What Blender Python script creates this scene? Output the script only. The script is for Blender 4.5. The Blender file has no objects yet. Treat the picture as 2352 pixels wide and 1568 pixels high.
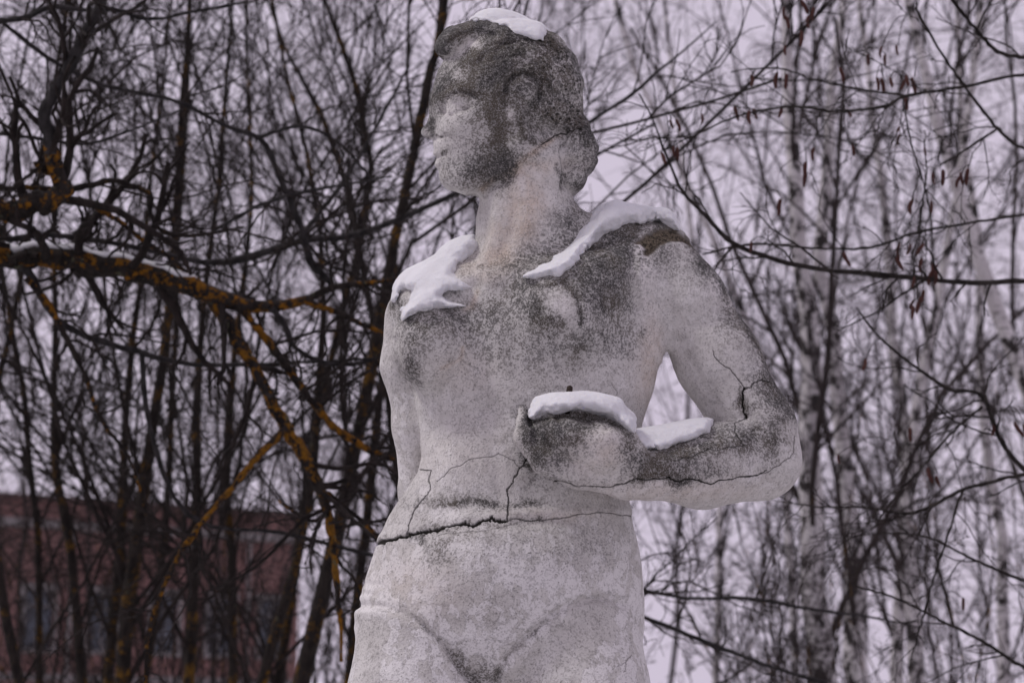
import bpy, bmesh, math, random
import numpy as np
from mathutils import Vector
from mathutils.bvhtree import BVHTree

# ------------------------------------------------------------------ camera, sky, sun, exposure
sc = bpy.context.scene
col = sc.collection
LENS, PITCH, DIST, CAMZ = 70.0, math.radians(12.0), 3.44, 1.6
cam = bpy.data.objects.new('camera', bpy.data.cameras.new('camera'))
col.objects.link(cam)
cam.location = (0, 0, CAMZ)
cam.rotation_euler = (math.pi/2 + PITCH, 0, 0)
cam.data.lens = LENS
cam.data.sensor_width = 36.0
cam.data.clip_start = 0.1
cam.data.clip_end = 2000
cam.data.dof.use_dof = True
cam.data.dof.focus_distance = DIST - 0.12
cam.data.dof.aperture_fstop = 5.6
sc.camera = cam

w = bpy.data.worlds.new('World'); sc.world = w; w.use_nodes = True
nt = w.node_tree; nt.nodes.clear()
SUN_EL, SUN_ROT = math.radians(55), math.radians(258)
sky = nt.nodes.new('ShaderNodeTexSky'); sky.sky_type = 'NISHITA'; sky.sun_disc = False
sky.sun_elevation = SUN_EL; sky.sun_rotation = SUN_ROT
sky.air_density = 1.0; sky.dust_density = 6.0; sky.ozone_density = 1.0
hs = nt.nodes.new('ShaderNodeHueSaturation'); hs.inputs['Saturation'].default_value = 0.25
mx = nt.nodes.new('ShaderNodeMix'); mx.data_type = 'RGBA'; mx.inputs[0].default_value = 0.93
mx.inputs[7].default_value = (8.2, 7.25, 8.85, 1)          # the even lilac-grey cloud layer
bg = nt.nodes.new('ShaderNodeBackground'); bg.inputs['Strength'].default_value = 0.08
ow = nt.nodes.new('ShaderNodeOutputWorld')
nt.links.new(sky.outputs[0], hs.inputs['Color']); nt.links.new(hs.outputs[0], mx.inputs[6])
nt.links.new(mx.outputs[2], bg.inputs['Color']); nt.links.new(bg.outputs[0], ow.inputs[0])

sun = bpy.data.objects.new('sun', bpy.data.lights.new('sun', 'SUN')); col.objects.link(sun)
sun.data.energy = 1.5; sun.data.angle = math.radians(14); sun.data.color = (1.0, 0.965, 0.93)
# the sky's sun_rotation turns clockwise from +Y; the lamp shines from that same direction
sd = Vector((math.sin(SUN_ROT)*math.cos(SUN_EL), math.cos(SUN_ROT)*math.cos(SUN_EL), math.sin(SUN_EL)))
sun.rotation_euler = sd.to_track_quat('Z', 'Y').to_euler()

sc.view_settings.view_transform = 'Standard'; sc.view_settings.look = 'None'
sc.view_settings.gamma = 1.0; sc.view_settings.use_curve_mapping = False
sc.view_settings.exposure = 0.0
sc.render.engine = 'CYCLES'
sc.cycles.use_denoising = True
sc.cycles.max_bounces = 6; sc.cycles.diffuse_bounces = 4; sc.cycles.transparent_max_bounces = 4
sc.cycles.use_adaptive_sampling = True; sc.cycles.adaptive_threshold = 0.012
# ------------------------------------------------------------------ helpers
rng = np.random.default_rng(11)
KPX = (18.0/LENS)/1176.0                    # tangent of one photo pixel (the photo taken as 2352 px wide)
S = DIST*KPX                                # metres per pixel at the statue
TP = math.tan(PITCH)
CAM = np.array([0, 0, CAMZ]); FW = np.array([0, math.cos(PITCH), math.sin(PITCH)])
UP = np.array([0, -math.sin(PITCH), math.cos(PITCH)]); RT = np.array([1.0, 0, 0])

def at(px, py, z):
    "the place seen at a photo pixel, z metres into the scene"
    return CAM + z*(FW + (px-1176)*KPX*RT + (784-py)*KPX*UP)

def tag(o, label=None, cat=None, group=None, kind=None):
    if label: o['label'] = label
    if cat: o['category'] = cat
    if group: o['group'] = group
    if kind: o['kind'] = kind
    return o

def empty(name, loc):
    o = bpy.data.objects.new(name, None); o.location = loc; o.empty_display_size = 0.2
    col.objects.link(o); return o

def mesh_from(name, V, Q, mat=None, parent=None, smooth=True):
    "V (n,3) world coordinates; Q (m,3|4) faces; a child is stored relative to its parent's place"
    V = np.asarray(V, dtype=np.float32)
    if parent is not None: 
        p = parent
        off = np.zeros(3)
        while p is not None:
            off += np.array(p.location); p = p.parent
        V = V - off.astype(np.float32)
    me = bpy.data.meshes.new(name)
    Q = np.asarray(Q, dtype=np.int32); m, n = Q.shape
    me.vertices.add(len(V)); me.vertices.foreach_set('co', V.ravel())
    me.loops.add(m*n); me.loops.foreach_set('vertex_index', Q.ravel())
    me.polygons.add(m); me.polygons.foreach_set('loop_start', np.arange(0, m*n, n, dtype=np.int32))
    if smooth: me.polygons.foreach_set('use_smooth', np.ones(m, dtype=bool))
    me.update(); me.validate()
    o = bpy.data.objects.new(name, me); col.objects.link(o)
    if mat: me.materials.append(mat)
    if parent is not None: o.parent = parent
    return o

def new_mat(name, rough=0.9):
    m = bpy.data.materials.new(name); m.use_nodes = True
    n = m.node_tree.nodes; b = n['Principled BSDF']
    b.inputs['Roughness'].default_value = rough
    b.inputs['Specular IOR Level'].default_value = 0.2
    return m, m.node_tree, b

class NB:
    "small node-building helper"
    def __init__(s, nt): s.nt = nt
    def n(s, t, **k):
        nd = s.nt.nodes.new(t)
        for a, b in k.items(): setattr(nd, a, b)
        return nd
    def put(s, sock, v):
        if isinstance(v, bpy.types.NodeSocket): s.nt.links.new(v, sock)
        elif v is not None:
            sock.default_value = tuple(v)+(1,) if hasattr(v, '__len__') and len(v) == 3 and sock.type == 'RGBA' else v
    def math(s, op, a, b=None, c=None, clamp=False):
        nd = s.n('ShaderNodeMath', operation=op, use_clamp=clamp)
        s.put(nd.inputs[0], a); s.put(nd.inputs[1], b) if b is not None else None
        if c is not None: s.put(nd.inputs[2], c)
        return nd.outputs[0]
    def noise(s, vec, scale, detail=3, rough=0.55, dist=0.0):
        nd = s.n('ShaderNodeTexNoise'); s.put(nd.inputs['Vector'], vec)
        nd.inputs['Scale'].default_value = scale; nd.inputs['Detail'].default_value = detail
        nd.inputs['Roughness'].default_value = rough; nd.inputs['Distortion'].default_value = dist
        return nd.outputs[0]
    def ramp(s, f, lo, hi, a=0.0, b=1.0):
        nd = s.n('ShaderNodeMapRange', interpolation_type='SMOOTHSTEP')
        s.put(nd.inputs[0], f); nd.inputs[1].default_value = lo; nd.inputs[2].default_value = hi
        nd.inputs[3].default_value = a; nd.inputs[4].default_value = b
        return nd.outputs[0]
    def mix(s, f, a, b):
        nd = s.n('ShaderNodeMix', data_type='RGBA'); s.put(nd.inputs[0], f); s.put(nd.inputs[6], a); s.put(nd.inputs[7], b)
        return nd.outputs[2]
    def attr(s, name): return s.n('ShaderNodeAttribute', attribute_name=name).outputs['Fac']
    def coord(s, which='Object'): return s.n('ShaderNodeTexCoord').outputs[which]
    def scale(s, vec, sc):
        nd = s.n('ShaderNodeMapping'); s.put(nd.inputs['Vector'], vec); nd.inputs['Scale'].default_value = sc
        return nd.outputs[0]
    def bump(s, h, strength, dist, normal=None):
        nd = s.n('ShaderNodeBump'); s.put(nd.inputs['Height'], h)
        nd.inputs['Strength'].default_value = strength; nd.inputs['Distance'].default_value = dist
        if normal is not None: s.put(nd.inputs['Normal'], normal)
        return nd.outputs[0]
# ------------------------------------------------------------------ the statue's solid
# statue coordinates: x right, y down, z towards the viewer, one unit = S metres, upright line sheared by the camera's pitch
def cc(px, py, d=0.0):
    zt = d + (py-784)*TP; s = 1 - zt*KPX
    return np.array([1176+(px-1176)*s, 784+(py-784)*s, zt]), s

def local_to_world(L):
    O = CAM + DIST*FW
    return O + S*((L[:, 0:1]-1176)*RT - (L[:, 1:2]-784)*UP - L[:, 2:3]*FW)

def smin(a, b, k):
    h = np.maximum(k-np.abs(a-b), 0)/k
    return np.minimum(a, b) - h*h*k*0.25
def smax(a, b, k): return -smin(-a, -b, k)

class Cone:                                   # a limb that tapers between two points
    def __init__(s, a, b, ra, rb, k=30, op='add'):
        s.a, sa = cc(*a); s.b, sb = cc(*b); s.ra, s.rb, s.k, s.op = ra*sa, rb*sb, k, op
        r = max(s.ra, s.rb)+k+(70 if k >= 40 else 46)
        s.a = s.a.astype(np.float32); s.b = s.b.astype(np.float32)
        s.lo = (np.minimum(s.a, s.b)-r).astype(np.float32); s.hi = (np.maximum(s.a, s.b)+r).astype(np.float32)
    def d(s, P):
        ba = s.b-s.a; pa = P-s.a
        t = np.clip(pa@ba/(ba@ba), 0, 1)
        return np.linalg.norm(pa-t[:, None]*ba, axis=1)-(s.ra+(s.rb-s.ra)*t)
class Ell:                                    # an ellipsoid, turned by roll in the picture plane and yaw about the upright
    def __init__(s, c, r, roll=0, yaw=0, k=20, op='add'):
        s.c, sc_ = cc(*c); s.r = np.array(r, float)*sc_; s.k, s.op = k, op
        a = math.radians(roll); b = math.radians(yaw)
        A = np.array([[math.cos(a), math.sin(a), 0], [-math.sin(a), math.cos(a), 0], [0, 0, 1]])
        B = np.array([[math.cos(b), 0, math.sin(b)], [0, 1, 0], [-math.sin(b), 0, math.cos(b)]])
        s.R = (A@B).astype(np.float32); s.c = s.c.astype(np.float32); s.r = s.r.astype(np.float32)
        m = max(s.r)+k+(70 if k >= 40 else 46); s.lo = s.c-m; s.hi = s.c+m
    def d(s, P):
        q = (P-s.c)@s.R.T
        k0 = np.linalg.norm(q/s.r, axis=1); k1 = np.linalg.norm(q/(s.r**2), axis=1)+1e-9
        return k0*(k0-1)/k1
class Loft:                                   # a stack of rounded sections: rows of (y, left, right, half depth, centre depth)
    def __init__(s, rows, k=40, op='add', cap=60, n=2.25):
        R = []
        for py, xl, xr, b, d in rows:
            (cl, sl) = cc((xl+xr)/2, py, d); R.append((cl[1], cl[0], (xr-xl)/2*sl, b*sl, cl[2]))
        s.R = np.array(R); s.k, s.op, s.cap, s.n = k, op, cap, n
        Rm = s.R
        s.lo = np.array([(Rm[:, 1]-Rm[:, 2]).min(), Rm[0, 0], (Rm[:, 4]-Rm[:, 3]).min()])-k-70
        s.hi = np.array([(Rm[:, 1]+Rm[:, 2]).max(), Rm[-1, 0], (Rm[:, 4]+Rm[:, 3]).max()])+k+70
        yy = np.arange(Rm[0, 0], Rm[-1, 0]+1, 2.0); s.yy = yy; s.tab = []
        ker = np.hanning(17); ker /= ker.sum()
        for j in range(1, 5):
            v = np.interp(yy, Rm[:, 0], Rm[:, j])
            s.tab.append(np.convolve(np.pad(v, 8, mode='edge'), ker, 'valid'))
    def d(s, P):
        y = P[:, 1]; cx, a, b, cz = [np.interp(y, s.yy, t) for t in s.tab]
        x = np.abs(P[:, 0]-cx); z = np.abs(P[:, 2]-cz); n = s.n
        f = ((x/a)**n+(z/b)**n+1e-12)**(1/n)
        g = np.sqrt((f**(1-n)*(x/a)**(n-1)/a)**2+(f**(1-n)*(z/b)**(n-1)/b)**2)+1e-6
        dd = (f-1)/g
        dd = np.where(f < 0.25, -np.minimum(a, b)*0.75, dd)
        if s.cap: dd = smax(smax(dd, s.yy[0]-y, s.cap), y-s.yy[-1], s.cap)
        return dd

_lat = rng.random((32, 32, 32)).astype(np.float32)
def vnoise(P, size, seed=0):
    "smooth 3-D value noise, -1..1, features about `size` units"
    q = P/size + seed*7.31
    i = np.floor(q).astype(np.int64); f = (q-i); f = f*f*(3-2*f)
    i0 = i & 31; i1 = (i+1) & 31
    def L(a, b, c): return _lat[a, b, c]
    x, y, z = f[:, 0], f[:, 1], f[:, 2]
    c00 = L(i0[:,0],i0[:,1],i0[:,2])*(1-x)+L(i1[:,0],i0[:,1],i0[:,2])*x
    c10 = L(i0[:,0],i1[:,1],i0[:,2])*(1-x)+L(i1[:,0],i1[:,1],i0[:,2])*x
    c01 = L(i0[:,0],i0[:,1],i1[:,2])*(1-x)+L(i1[:,0],i0[:,1],i1[:,2])*x
    c11 = L(i0[:,0],i1[:,1],i1[:,2])*(1-x)+L(i1[:,0],i1[:,1],i1[:,2])*x
    return ((c00*(1-y)+c10*y)*(1-z)+(c01*(1-y)+c11*y)*z)*2-1

def evaluate(prims, P, d=None):
    if d is None: d = np.full(len(P), 400.0, np.float32)
    if len(P) == 0: return d
    mn, mx_ = P.min(0), P.max(0)
    for p in prims:
        if np.any(mn > p.hi) or np.any(mx_ < p.lo): continue
        m = np.nonzero(np.all((P > p.lo) & (P < p.hi), axis=1))[0]
        if len(m) == 0: continue
        v = p.d(P[m])
        if p.op == 'add': d[m] = smin(d[m], v, p.k)
        elif p.op == 'cut': d[m] = smax(d[m], -v, p.k)
    return d

NECK = [
 Cone((1212,380,5),(1204,500,-12),100,101,k=25),
 Cone((1204,500,-12),(1195,610,-8),100,100,k=40),
]
TRUNK = [  # chest, waist, belly, hips
 Loft([(585,1040,1470,95,-25),(625,965,1515,125,-20),(690,915,1512,148,-12),(760,912,1505,160,-5),(830,922,1512,160,-5),(900,948,1500,152,0),
       (960,960,1480,146,2),(1040,966,1456,142,6),(1085,960,1448,142,8),(1140,922,1444,150,8),(1190,890,1450,160,6),(1245,868,1464,170,4),
       (1300,850,1474,178,0),(1370,826,1481,184,-4),(1440,815,1480,184,-8),(1500,850,1450,170,-14),(1560,930,1370,140,-20)], cap=70),
 # shoulders and the slope of the neck
 Cone((1225,556,-30),(1500,612,-20),84,82,k=70),
 Cone((1185,606,-25),(975,706,-45),68,62,k=50),
 Ell((1440,560,-45),(110,56,80),roll=12,k=50),
 # collar bones and the hollow above them
 Cone((1120,645,112),(1330,628,104),10,12,k=50),
 Cone((1330,628,104),(1490,575,50),12,14,k=50),
 Cone((1060,660,100),(985,695,60),9,11,k=45),
 Ell((1092,640,130),(10,14,14),k=26,op='cut'),
 # the breasts
 Ell((990,800,98),(97,101,94),yaw=-20,k=26),
 Ell((1290,735,120),(110,104,78),yaw=10,k=46),
 Ell((1330,665,100),(130,70,56),roll=-15,k=60),
 # ribs, belly
 Ell((1180,1090,104),(170,90,52),k=70),
 Ell((1150,1330,122),(170,130,75),k=80),
]
ARM_R = [  # her right arm, hanging behind
 Cone((950,735,-55),(945,840,-70),66,66,k=26),
 Cone((945,840,-70),(960,980,-95),65,54,k=26),
 Cone((960,980,-95),(962,1130,-120),54,42,k=26),
 Cone((962,1130,-120),(965,1250,-150),42,36,k=26),
 Ell((965,1290,-165),(36,50,22),k=20),
]
ARM_L = [  # her left arm: shoulder, upper arm, elbow
 Cone((1520,592,-20),(1575,690,-22),74,88,k=34),
 Cone((1575,690,-22),(1650,830,-28),88,95,k=26),
 Cone((1650,830,-28),(1735,985,-20),95,88,k=26),
 Cone((1735,985,-20),(1745,1055,-10),90,90,k=26),
 # armpit fold
 Cone((1478,640,66),(1490,790,14),22,32,k=45),
]
FOREARM = [
 Cone((1745,1055,-10),(1610,1078,95),90,86,k=24),
 Cone((1610,1078,95),(1490,1090,195),86,56,k=26),
 Ell((1660,1046,64),(80,82,70),k=12),
]
LEGS = [
 Cone((968,1460,22),(960,1600,40),150,156,k=18),
 Cone((1330,1470,22),(1335,1600,40),146,154,k=18),
 Cone((1140,1490,95),(1135,1580,30),46,40,k=60),
 Cone((960,1600,30),(985,2150,20),158,98,k=26),
 Cone((985,2150,20),(990,2330,0),98,92,k=26), Cone((990,2330,0),(995,2800,-10),92,52,k=26),
 Cone((1335,1600,30),(1300,2150,40),156,98,k=26),
 Cone((1300,2150,40),(1290,2330,20),98,92,k=26), Cone((1290,2330,20),(1285,2800,0),92,52,k=26),
 Cone((985,2830,-10),(950,2850,150),48,30,k=24), Cone((1290,2830,0),(1310,2850,170),48,30,k=24),
]
HEAD = [  # skull, face, jaw
 Ell((1172,215,8),(152,150,118),k=30),
 Loft([(96,1040,1300,70,10),(130,1022,1300,86,10),(165,1003,1300,98,10),(200,995,1290,108,12),(226,986,1285,111,12),(244,984,1280,112,12),(264,993,1270,112,12),(300,998,1262,108,12),
       (325,994,1255,102,12),(343,995,1250,98,12),(360,1002,1240,92,12),(378,1006,1220,86,12),(395,1012,1205,80,12),(412,1013,1185,72,12),(428,1024,1160,60,12),(446,1056,1130,46,12)], k=24, cap=24, n=2.05),
 Cone((1070,418,44),(1190,345,92),22,34,k=34), Cone((1070,418,-20),(1190,345,-70),22,34,k=34),
 # brow, eye, nose, mouth, chin
 Cone((1000,224,40),(1064,210,98),10,13,k=16), Cone((1004,226,-16),(1060,212,-72),9,12,k=22),
 Ell((1034,246,114),(48,27,44),roll=-4,yaw=32,k=10,op='cut'), Ell((1040,243,-88),(44,22,26),yaw=-32,k=16,op='cut'),
 Ell((1046,247,76),(33,17,22),yaw=32,k=3), Ell((1047,245,-62),(36,19,22),yaw=-32,k=6),
 Cone((1022,236,82),(1044,226,100),6,7,k=6), Cone((1044,226,100),(1090,240,102),7,4,k=6),
 Cone((1030,262,94),(1072,262,104),4,4,k=8),
 Ell((1080,292,82),(60,34,34),k=34),
 Cone((1004,256,12),(992,300,12),14,17,k=18), Ell((984,303,12),(17,14,17),k=10),
 Ell((1004,311,32),(20,13,14),k=7), Ell((1006,313,-6),(20,12,13),k=10),
 Ell((1010,354,14),(15,9,36),k=7), Ell((1014,378,14),(15,10,32),k=7),
 Ell((1044,408,12),(26,24,42),k=26),
 # ear
 Ell((1199,208,124),(38,39,22),roll=8,k=3), Ell((1196,216,150),(24,24,16),k=8,op='cut'), Ell((1202,214,122),(16,16,18),k=6),
 Ell((1188,264,116),(24,38,18),roll=-14,k=6), Ell((1200,298,112),(19,17,14),k=6), Ell((1214,258,132),(10,24,12),roll=-14,k=8,op='cut'),
]
HAND = [  # wrist, heel of the hand, thumb, fingers
 Cone((1490,1090,195),(1440,1090,222),56,54,k=16),
 Cone((1440,1090,222),(1330,1082,236),50,38,k=20),
 Cone((1430,1050,190),(1310,1056,170),44,38,k=24),
 # ball of the thumb and the thumb laid along the hand, its top edge broken off
 Cone((1436,1054,250),(1376,1026,278),54,54,k=18),
 Cone((1376,1026,278),(1300,1006,288),52,44,k=16),
 Cone((1300,1006,288),(1240,996,286),42,30,k=14),
 Ell((1428,1000,250),(40,30,34),roll=32,k=16),
 Ell((1345,905,285),(130,40,60),roll=6,k=8,op='cut'),
 # index finger in front, the others behind, all curling up
 Cone((1330,1086,256),(1250,1056,272),36,33,k=14), Cone((1252,1058,276),(1208,1004,270),32,29,k=5), Cone((1208,1004,270),(1203,965,258),27,19,k=6), Cone((1203,965,258),(1198,940,250),19,10,k=6),
 Cone((1325,1082,212),(1246,1052,216),34,30,k=8), Cone((1246,1052,216),(1204,1000,210),29,25,k=6), Cone((1204,1000,210),(1202,966,200),23,16,k=6),
 Cone((1330,1080,180),(1258,1056,178),32,27,k=8), Cone((1258,1056,178),(1222,1006,172),26,21,k=6), Cone((1222,1006,172),(1220,976,164),20,14,k=6),
 Cone((1335,1076,152),(1272,1054,148),28,23,k=8), Cone((1272,1054,148),(1244,1012,142),22,17,k=6), Cone((1244,1012,142),(1243,992,136),16,12,k=6),
 Ell((1318,955,225),(62,34,40),roll=4,k=14,op='cut'),
 # the deep fold between thumb and index finger
 Cone((1224,945,304),(1230,1015,308),11,11,k=8,op='cut'), Cone((1230,1015,308),(1268,1056,322),11,7,k=12,op='cut'),
]
BODY = NECK+TRUNK+ARM_R+ARM_L+FOREARM+LEGS+HEAD+HAND
HAIR = [
 Ell((1184,202,4),(156,150,136),roll=14,k=8),
 Ell((1050,104,10),(52,44,86),roll=-28,k=10),
 Ell((1104,84,6),(62,38,90),k=12),
 Ell((1160,100,60),(52,44,60),roll=20,k=8), Ell((1232,128,60),(66,52,64),roll=30,k=8), Ell((1282,190,40),(46,64,72),roll=8,k=8),
 Ell((1180,148,92),(54,22,36),roll=12,k=6), Ell((1250,190,92),(30,60,34),roll=-24,k=6), Ell((1262,258,62),(48,40,44),roll=20,k=24), Ell((1120,132,88),(30,28,34),roll=-30,k=6),
 Cone((1290,270,0),(1320,335,0),52,48,k=10),
 Ell((1320,350,2),(54,66,60),roll=-5,k=5), Ell((1340,322,40),(26,30,28),k=5),
 Ell((1300,410,2),(48,46,58),roll=20,k=6),
 Ell((1246,366,44),(44,58,46),roll=25,k=14),
]
HAIRCUT = [   # where the face comes out of the hair
 Ell((1000,262,10),(128,132,190),k=5,op='cut'),
 Ell((1120,330,60),(96,120,120),roll=25,k=5,op='cut'),
 Ell((1192,232,150),(40,66,40),k=5,op='cut'),
 Ell((1180,420,60),(100,110,140),roll=40,k=5,op='cut'),
]

def rough_relief(P, amt):
    return amt*(1.5*vnoise(P, 80, 1)+0.45*vnoise(P, 27, 2)+0.4*vnoise(P, 11, 3))

def f_body(P):
    d = evaluate(BODY, P)
    m = np.abs(d) < 14
    if m.any(): d[m] += rough_relief(P[m], 1.25)
    return d
def f_hair(P):
    d = evaluate(HAIRCUT, P, evaluate(HAIR, P))
    m = np.abs(d) < 16
    if m.any():
        Q = P[m]
        # combed strands running back, worn to lumps and pits
        u = (Q[:, 0]-1000)*0.42+(Q[:, 1]-60)*0.9
        d[m] += 2.3*np.sin(u/8.0+2.6*vnoise(Q, 50, 5))+rough_relief(Q, 2.6)+4.5*np.maximum(vnoise(Q, 10, 6)-0.2, 0)
    return d

def surface_nets(fn, lo, hi, h, coarse=4):
    "sparse narrow-band sampling of fn on a pitch-sheared lattice, then naive surface nets"
    n = (np.ceil((np.array(hi)-np.array(lo))/h/coarse).astype(int)+1)*coarse
    def pos(i, j, k):
        y = lo[1]+j*h
        return np.stack([lo[0]+i*h, y, lo[2]+k*h+(y-784)*TP], -1).astype(np.float32)
    ci = [np.arange(0, m+1, coarse) for m in n]
    G = np.stack(np.meshgrid(*ci, indexing='ij'), -1).reshape(-1, 3)
    dc = np.concatenate([fn(pos(g[:, 0], g[:, 1], g[:, 2])) for g in np.array_split(G, max(1, len(G)//30000))])
    shp = [len(c) for c in ci]; dc = dc.reshape(shp)
    near = np.abs(dc) < h*coarse*1.2
    blk = np.zeros([s-1 for s in shp], bool)
    for a in (0, 1):
        for b in (0, 1):
            for c in (0, 1):
                blk |= near[a:a+blk.shape[0], b:b+blk.shape[1], c:c+blk.shape[2]]
    sgn = np.where(dc[:-1, :-1, :-1] < 0, np.float32(-9), np.float32(9))
    V = np.repeat(np.repeat(np.repeat(sgn, coarse, 0), coarse, 1), coarse, 2)
    B = np.argwhere(blk)*coarse
    tl = B//(coarse*7); B = B[np.lexsort((tl[:, 2], tl[:, 0], tl[:, 1]))]
    o = np.stack(np.meshgrid(*[np.arange(coarse)]*3, indexing='ij'), -1).reshape(-1, 3)
    for chunk in np.array_split(B, max(1, len(B)//500)):
        I = (chunk[:, None, :]+o[None]).reshape(-1, 3)
        V[I[:, 0], I[:, 1], I[:, 2]] = fn(pos(I[:, 0], I[:, 1], I[:, 2]))
    neg = V < 0
    nx, ny, nz = V.shape
    cnt = np.zeros((nx-1, ny-1, nz-1), np.int8)
    for a in (0, 1):
        for b in (0, 1):
            for c in (0, 1):
                cnt += neg[a:nx-1+a, b:ny-1+b, c:nz-1+c]
    act = (cnt > 0) & (cnt < 8)
    C = np.argwhere(act)
    idx = np.full(act.shape, -1, np.int32); idx[act] = np.arange(len(C))
    corner = [(a, b, c) for a in (0, 1) for b in (0, 1) for c in (0, 1)]
    val = {q: V[C[:, 0]+q[0], C[:, 1]+q[1], C[:, 2]+q[2]] for q in corner}
    acc = np.zeros((len(C), 3)); num = np.zeros(len(C))
    for q in corner:
        for ax in range(3):
            if q[ax] == 0:
                r = list(q); r[ax] = 1; r = tuple(r)
                v0, v1 = val[q], val[r]; cr = (v0 < 0) != (v1 < 0)
                t = np.where(cr, v0/np.where(cr, v0-v1, 1), 0)
                p = np.array(q, float)[None]+t[:, None]*np.eye(3)[ax][None]
                acc += p*cr[:, None]; num += cr
    pv = C+acc/num[:, None]
    P = pos(pv[:, 0], pv[:, 1], pv[:, 2])
    Q = []
    for ax in range(3):
        b, c = (ax+1) % 3, (ax+2) % 3
        sl0 = [slice(None)]*3; sl1 = [slice(None)]*3
        sl0[ax] = slice(0, -1); sl1[ax] = slice(1, None)
        e = np.argwhere(neg[tuple(sl0)] != neg[tuple(sl1)])
        e = e[(e[:, b] > 0) & (e[:, c] > 0) & (e[:, b] < V.shape[b]-1) & (e[:, c] < V.shape[c]-1)]
        st = neg[tuple(e.T)]
        q = []
        for db, dc_ in ((-1, -1), (0, -1), (0, 0), (-1, 0)):
            g = e.copy(); g[:, b] += db; g[:, c] += dc_; q.append(idx[tuple(g.T)])
        q = np.stack(q, 1); q[~st] = q[~st][:, ::-1]
        Q.append(q)
    Q = np.concatenate(Q); Q = Q[(Q >= 0).all(1)]
    # the lattice has y pointing down and z to the viewer, a right-handed frame mirrored on the way to the world
    return P, Q
# ------------------------------------------------------------------ cracks, creases, stains, painted shade: traced as lines and patches on the statue
def Z1(*p): return [(918.7+.3296*x, .3296*y) for x, y in p]            # tracings made on enlargements
def Z2(*p): return [(832.6+.36623*x, 430.7+.36623*y) for x, y in p]
def Z3(*p): return [(1119.7+.31737*x, 803.9+.31737*y) for x, y in p]
def Z4(*p): return [(775+.3776*x, 976+.3776*y) for x, y in p]
def wiggle(pts, amp, rs, n=3):
    pts = [np.array(p, float) for p in pts]
    for it in range(n):
        q = [pts[0]]
        for a, b in zip(pts[:-1], pts[1:]):
            L = np.linalg.norm(b-a); t = np.array([-(b-a)[1], (b-a)[0]])/(L+1e-6)
            q += [(a+b)/2+t*rs.normal()*min(amp, L*0.2)/(it+1), b]
        pts = q
    return np.array(pts)
def seg_dist(X, Y, pts, rad=None):
    "distance in the traced plane to a polyline; with rad per point also gives the local width"
    D = np.full(len(X), 1e6, np.float32); W = np.zeros(len(X), np.float32)
    for i in range(len(pts)-1):
        a, b = pts[i], pts[i+1]
        lo = np.minimum(a, b)-60; hi = np.maximum(a, b)+60
        m = np.nonzero((X > lo[0]) & (X < hi[0]) & (Y > lo[1]) & (Y < hi[1]))[0]
        if len(m) == 0: continue
        ba = b-a; t = np.clip(((X[m]-a[0])*ba[0]+(Y[m]-a[1])*ba[1])/(ba@ba+1e-9), 0, 1)
        d = np.hypot(X[m]-a[0]-t*ba[0], Y[m]-a[1]-t*ba[1])
        u = d < D[m]; D[m[u]] = d[u]
        if rad is not None: W[m[u]] = rad[i]+(rad[i+1]-rad[i])*t[u]
    return D, W
def poly_sd(X, Y, poly):
    "signed distance to a closed outline, negative inside"
    P = np.array(poly, float); D = np.full(len(X), 1e9); ins = np.zeros(len(X), bool)
    for i in range(len(P)):
        a, b = P[i], P[(i+1) % len(P)]; ba = b-a
        t = np.clip(((X-a[0])*ba[0]+(Y-a[1])*ba[1])/(ba@ba+1e-9), 0, 1)
        D = np.minimum(D, np.hypot(X-a[0]-t*ba[0], Y-a[1]-t*ba[1]))
        c = (a[1] > Y) != (b[1] > Y)
        ins ^= c & (X < (b[0]-a[0])*(Y-a[1])/(b[1]-a[1]+1e-12)+a[0])
    return np.where(ins, -D, D)

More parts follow.
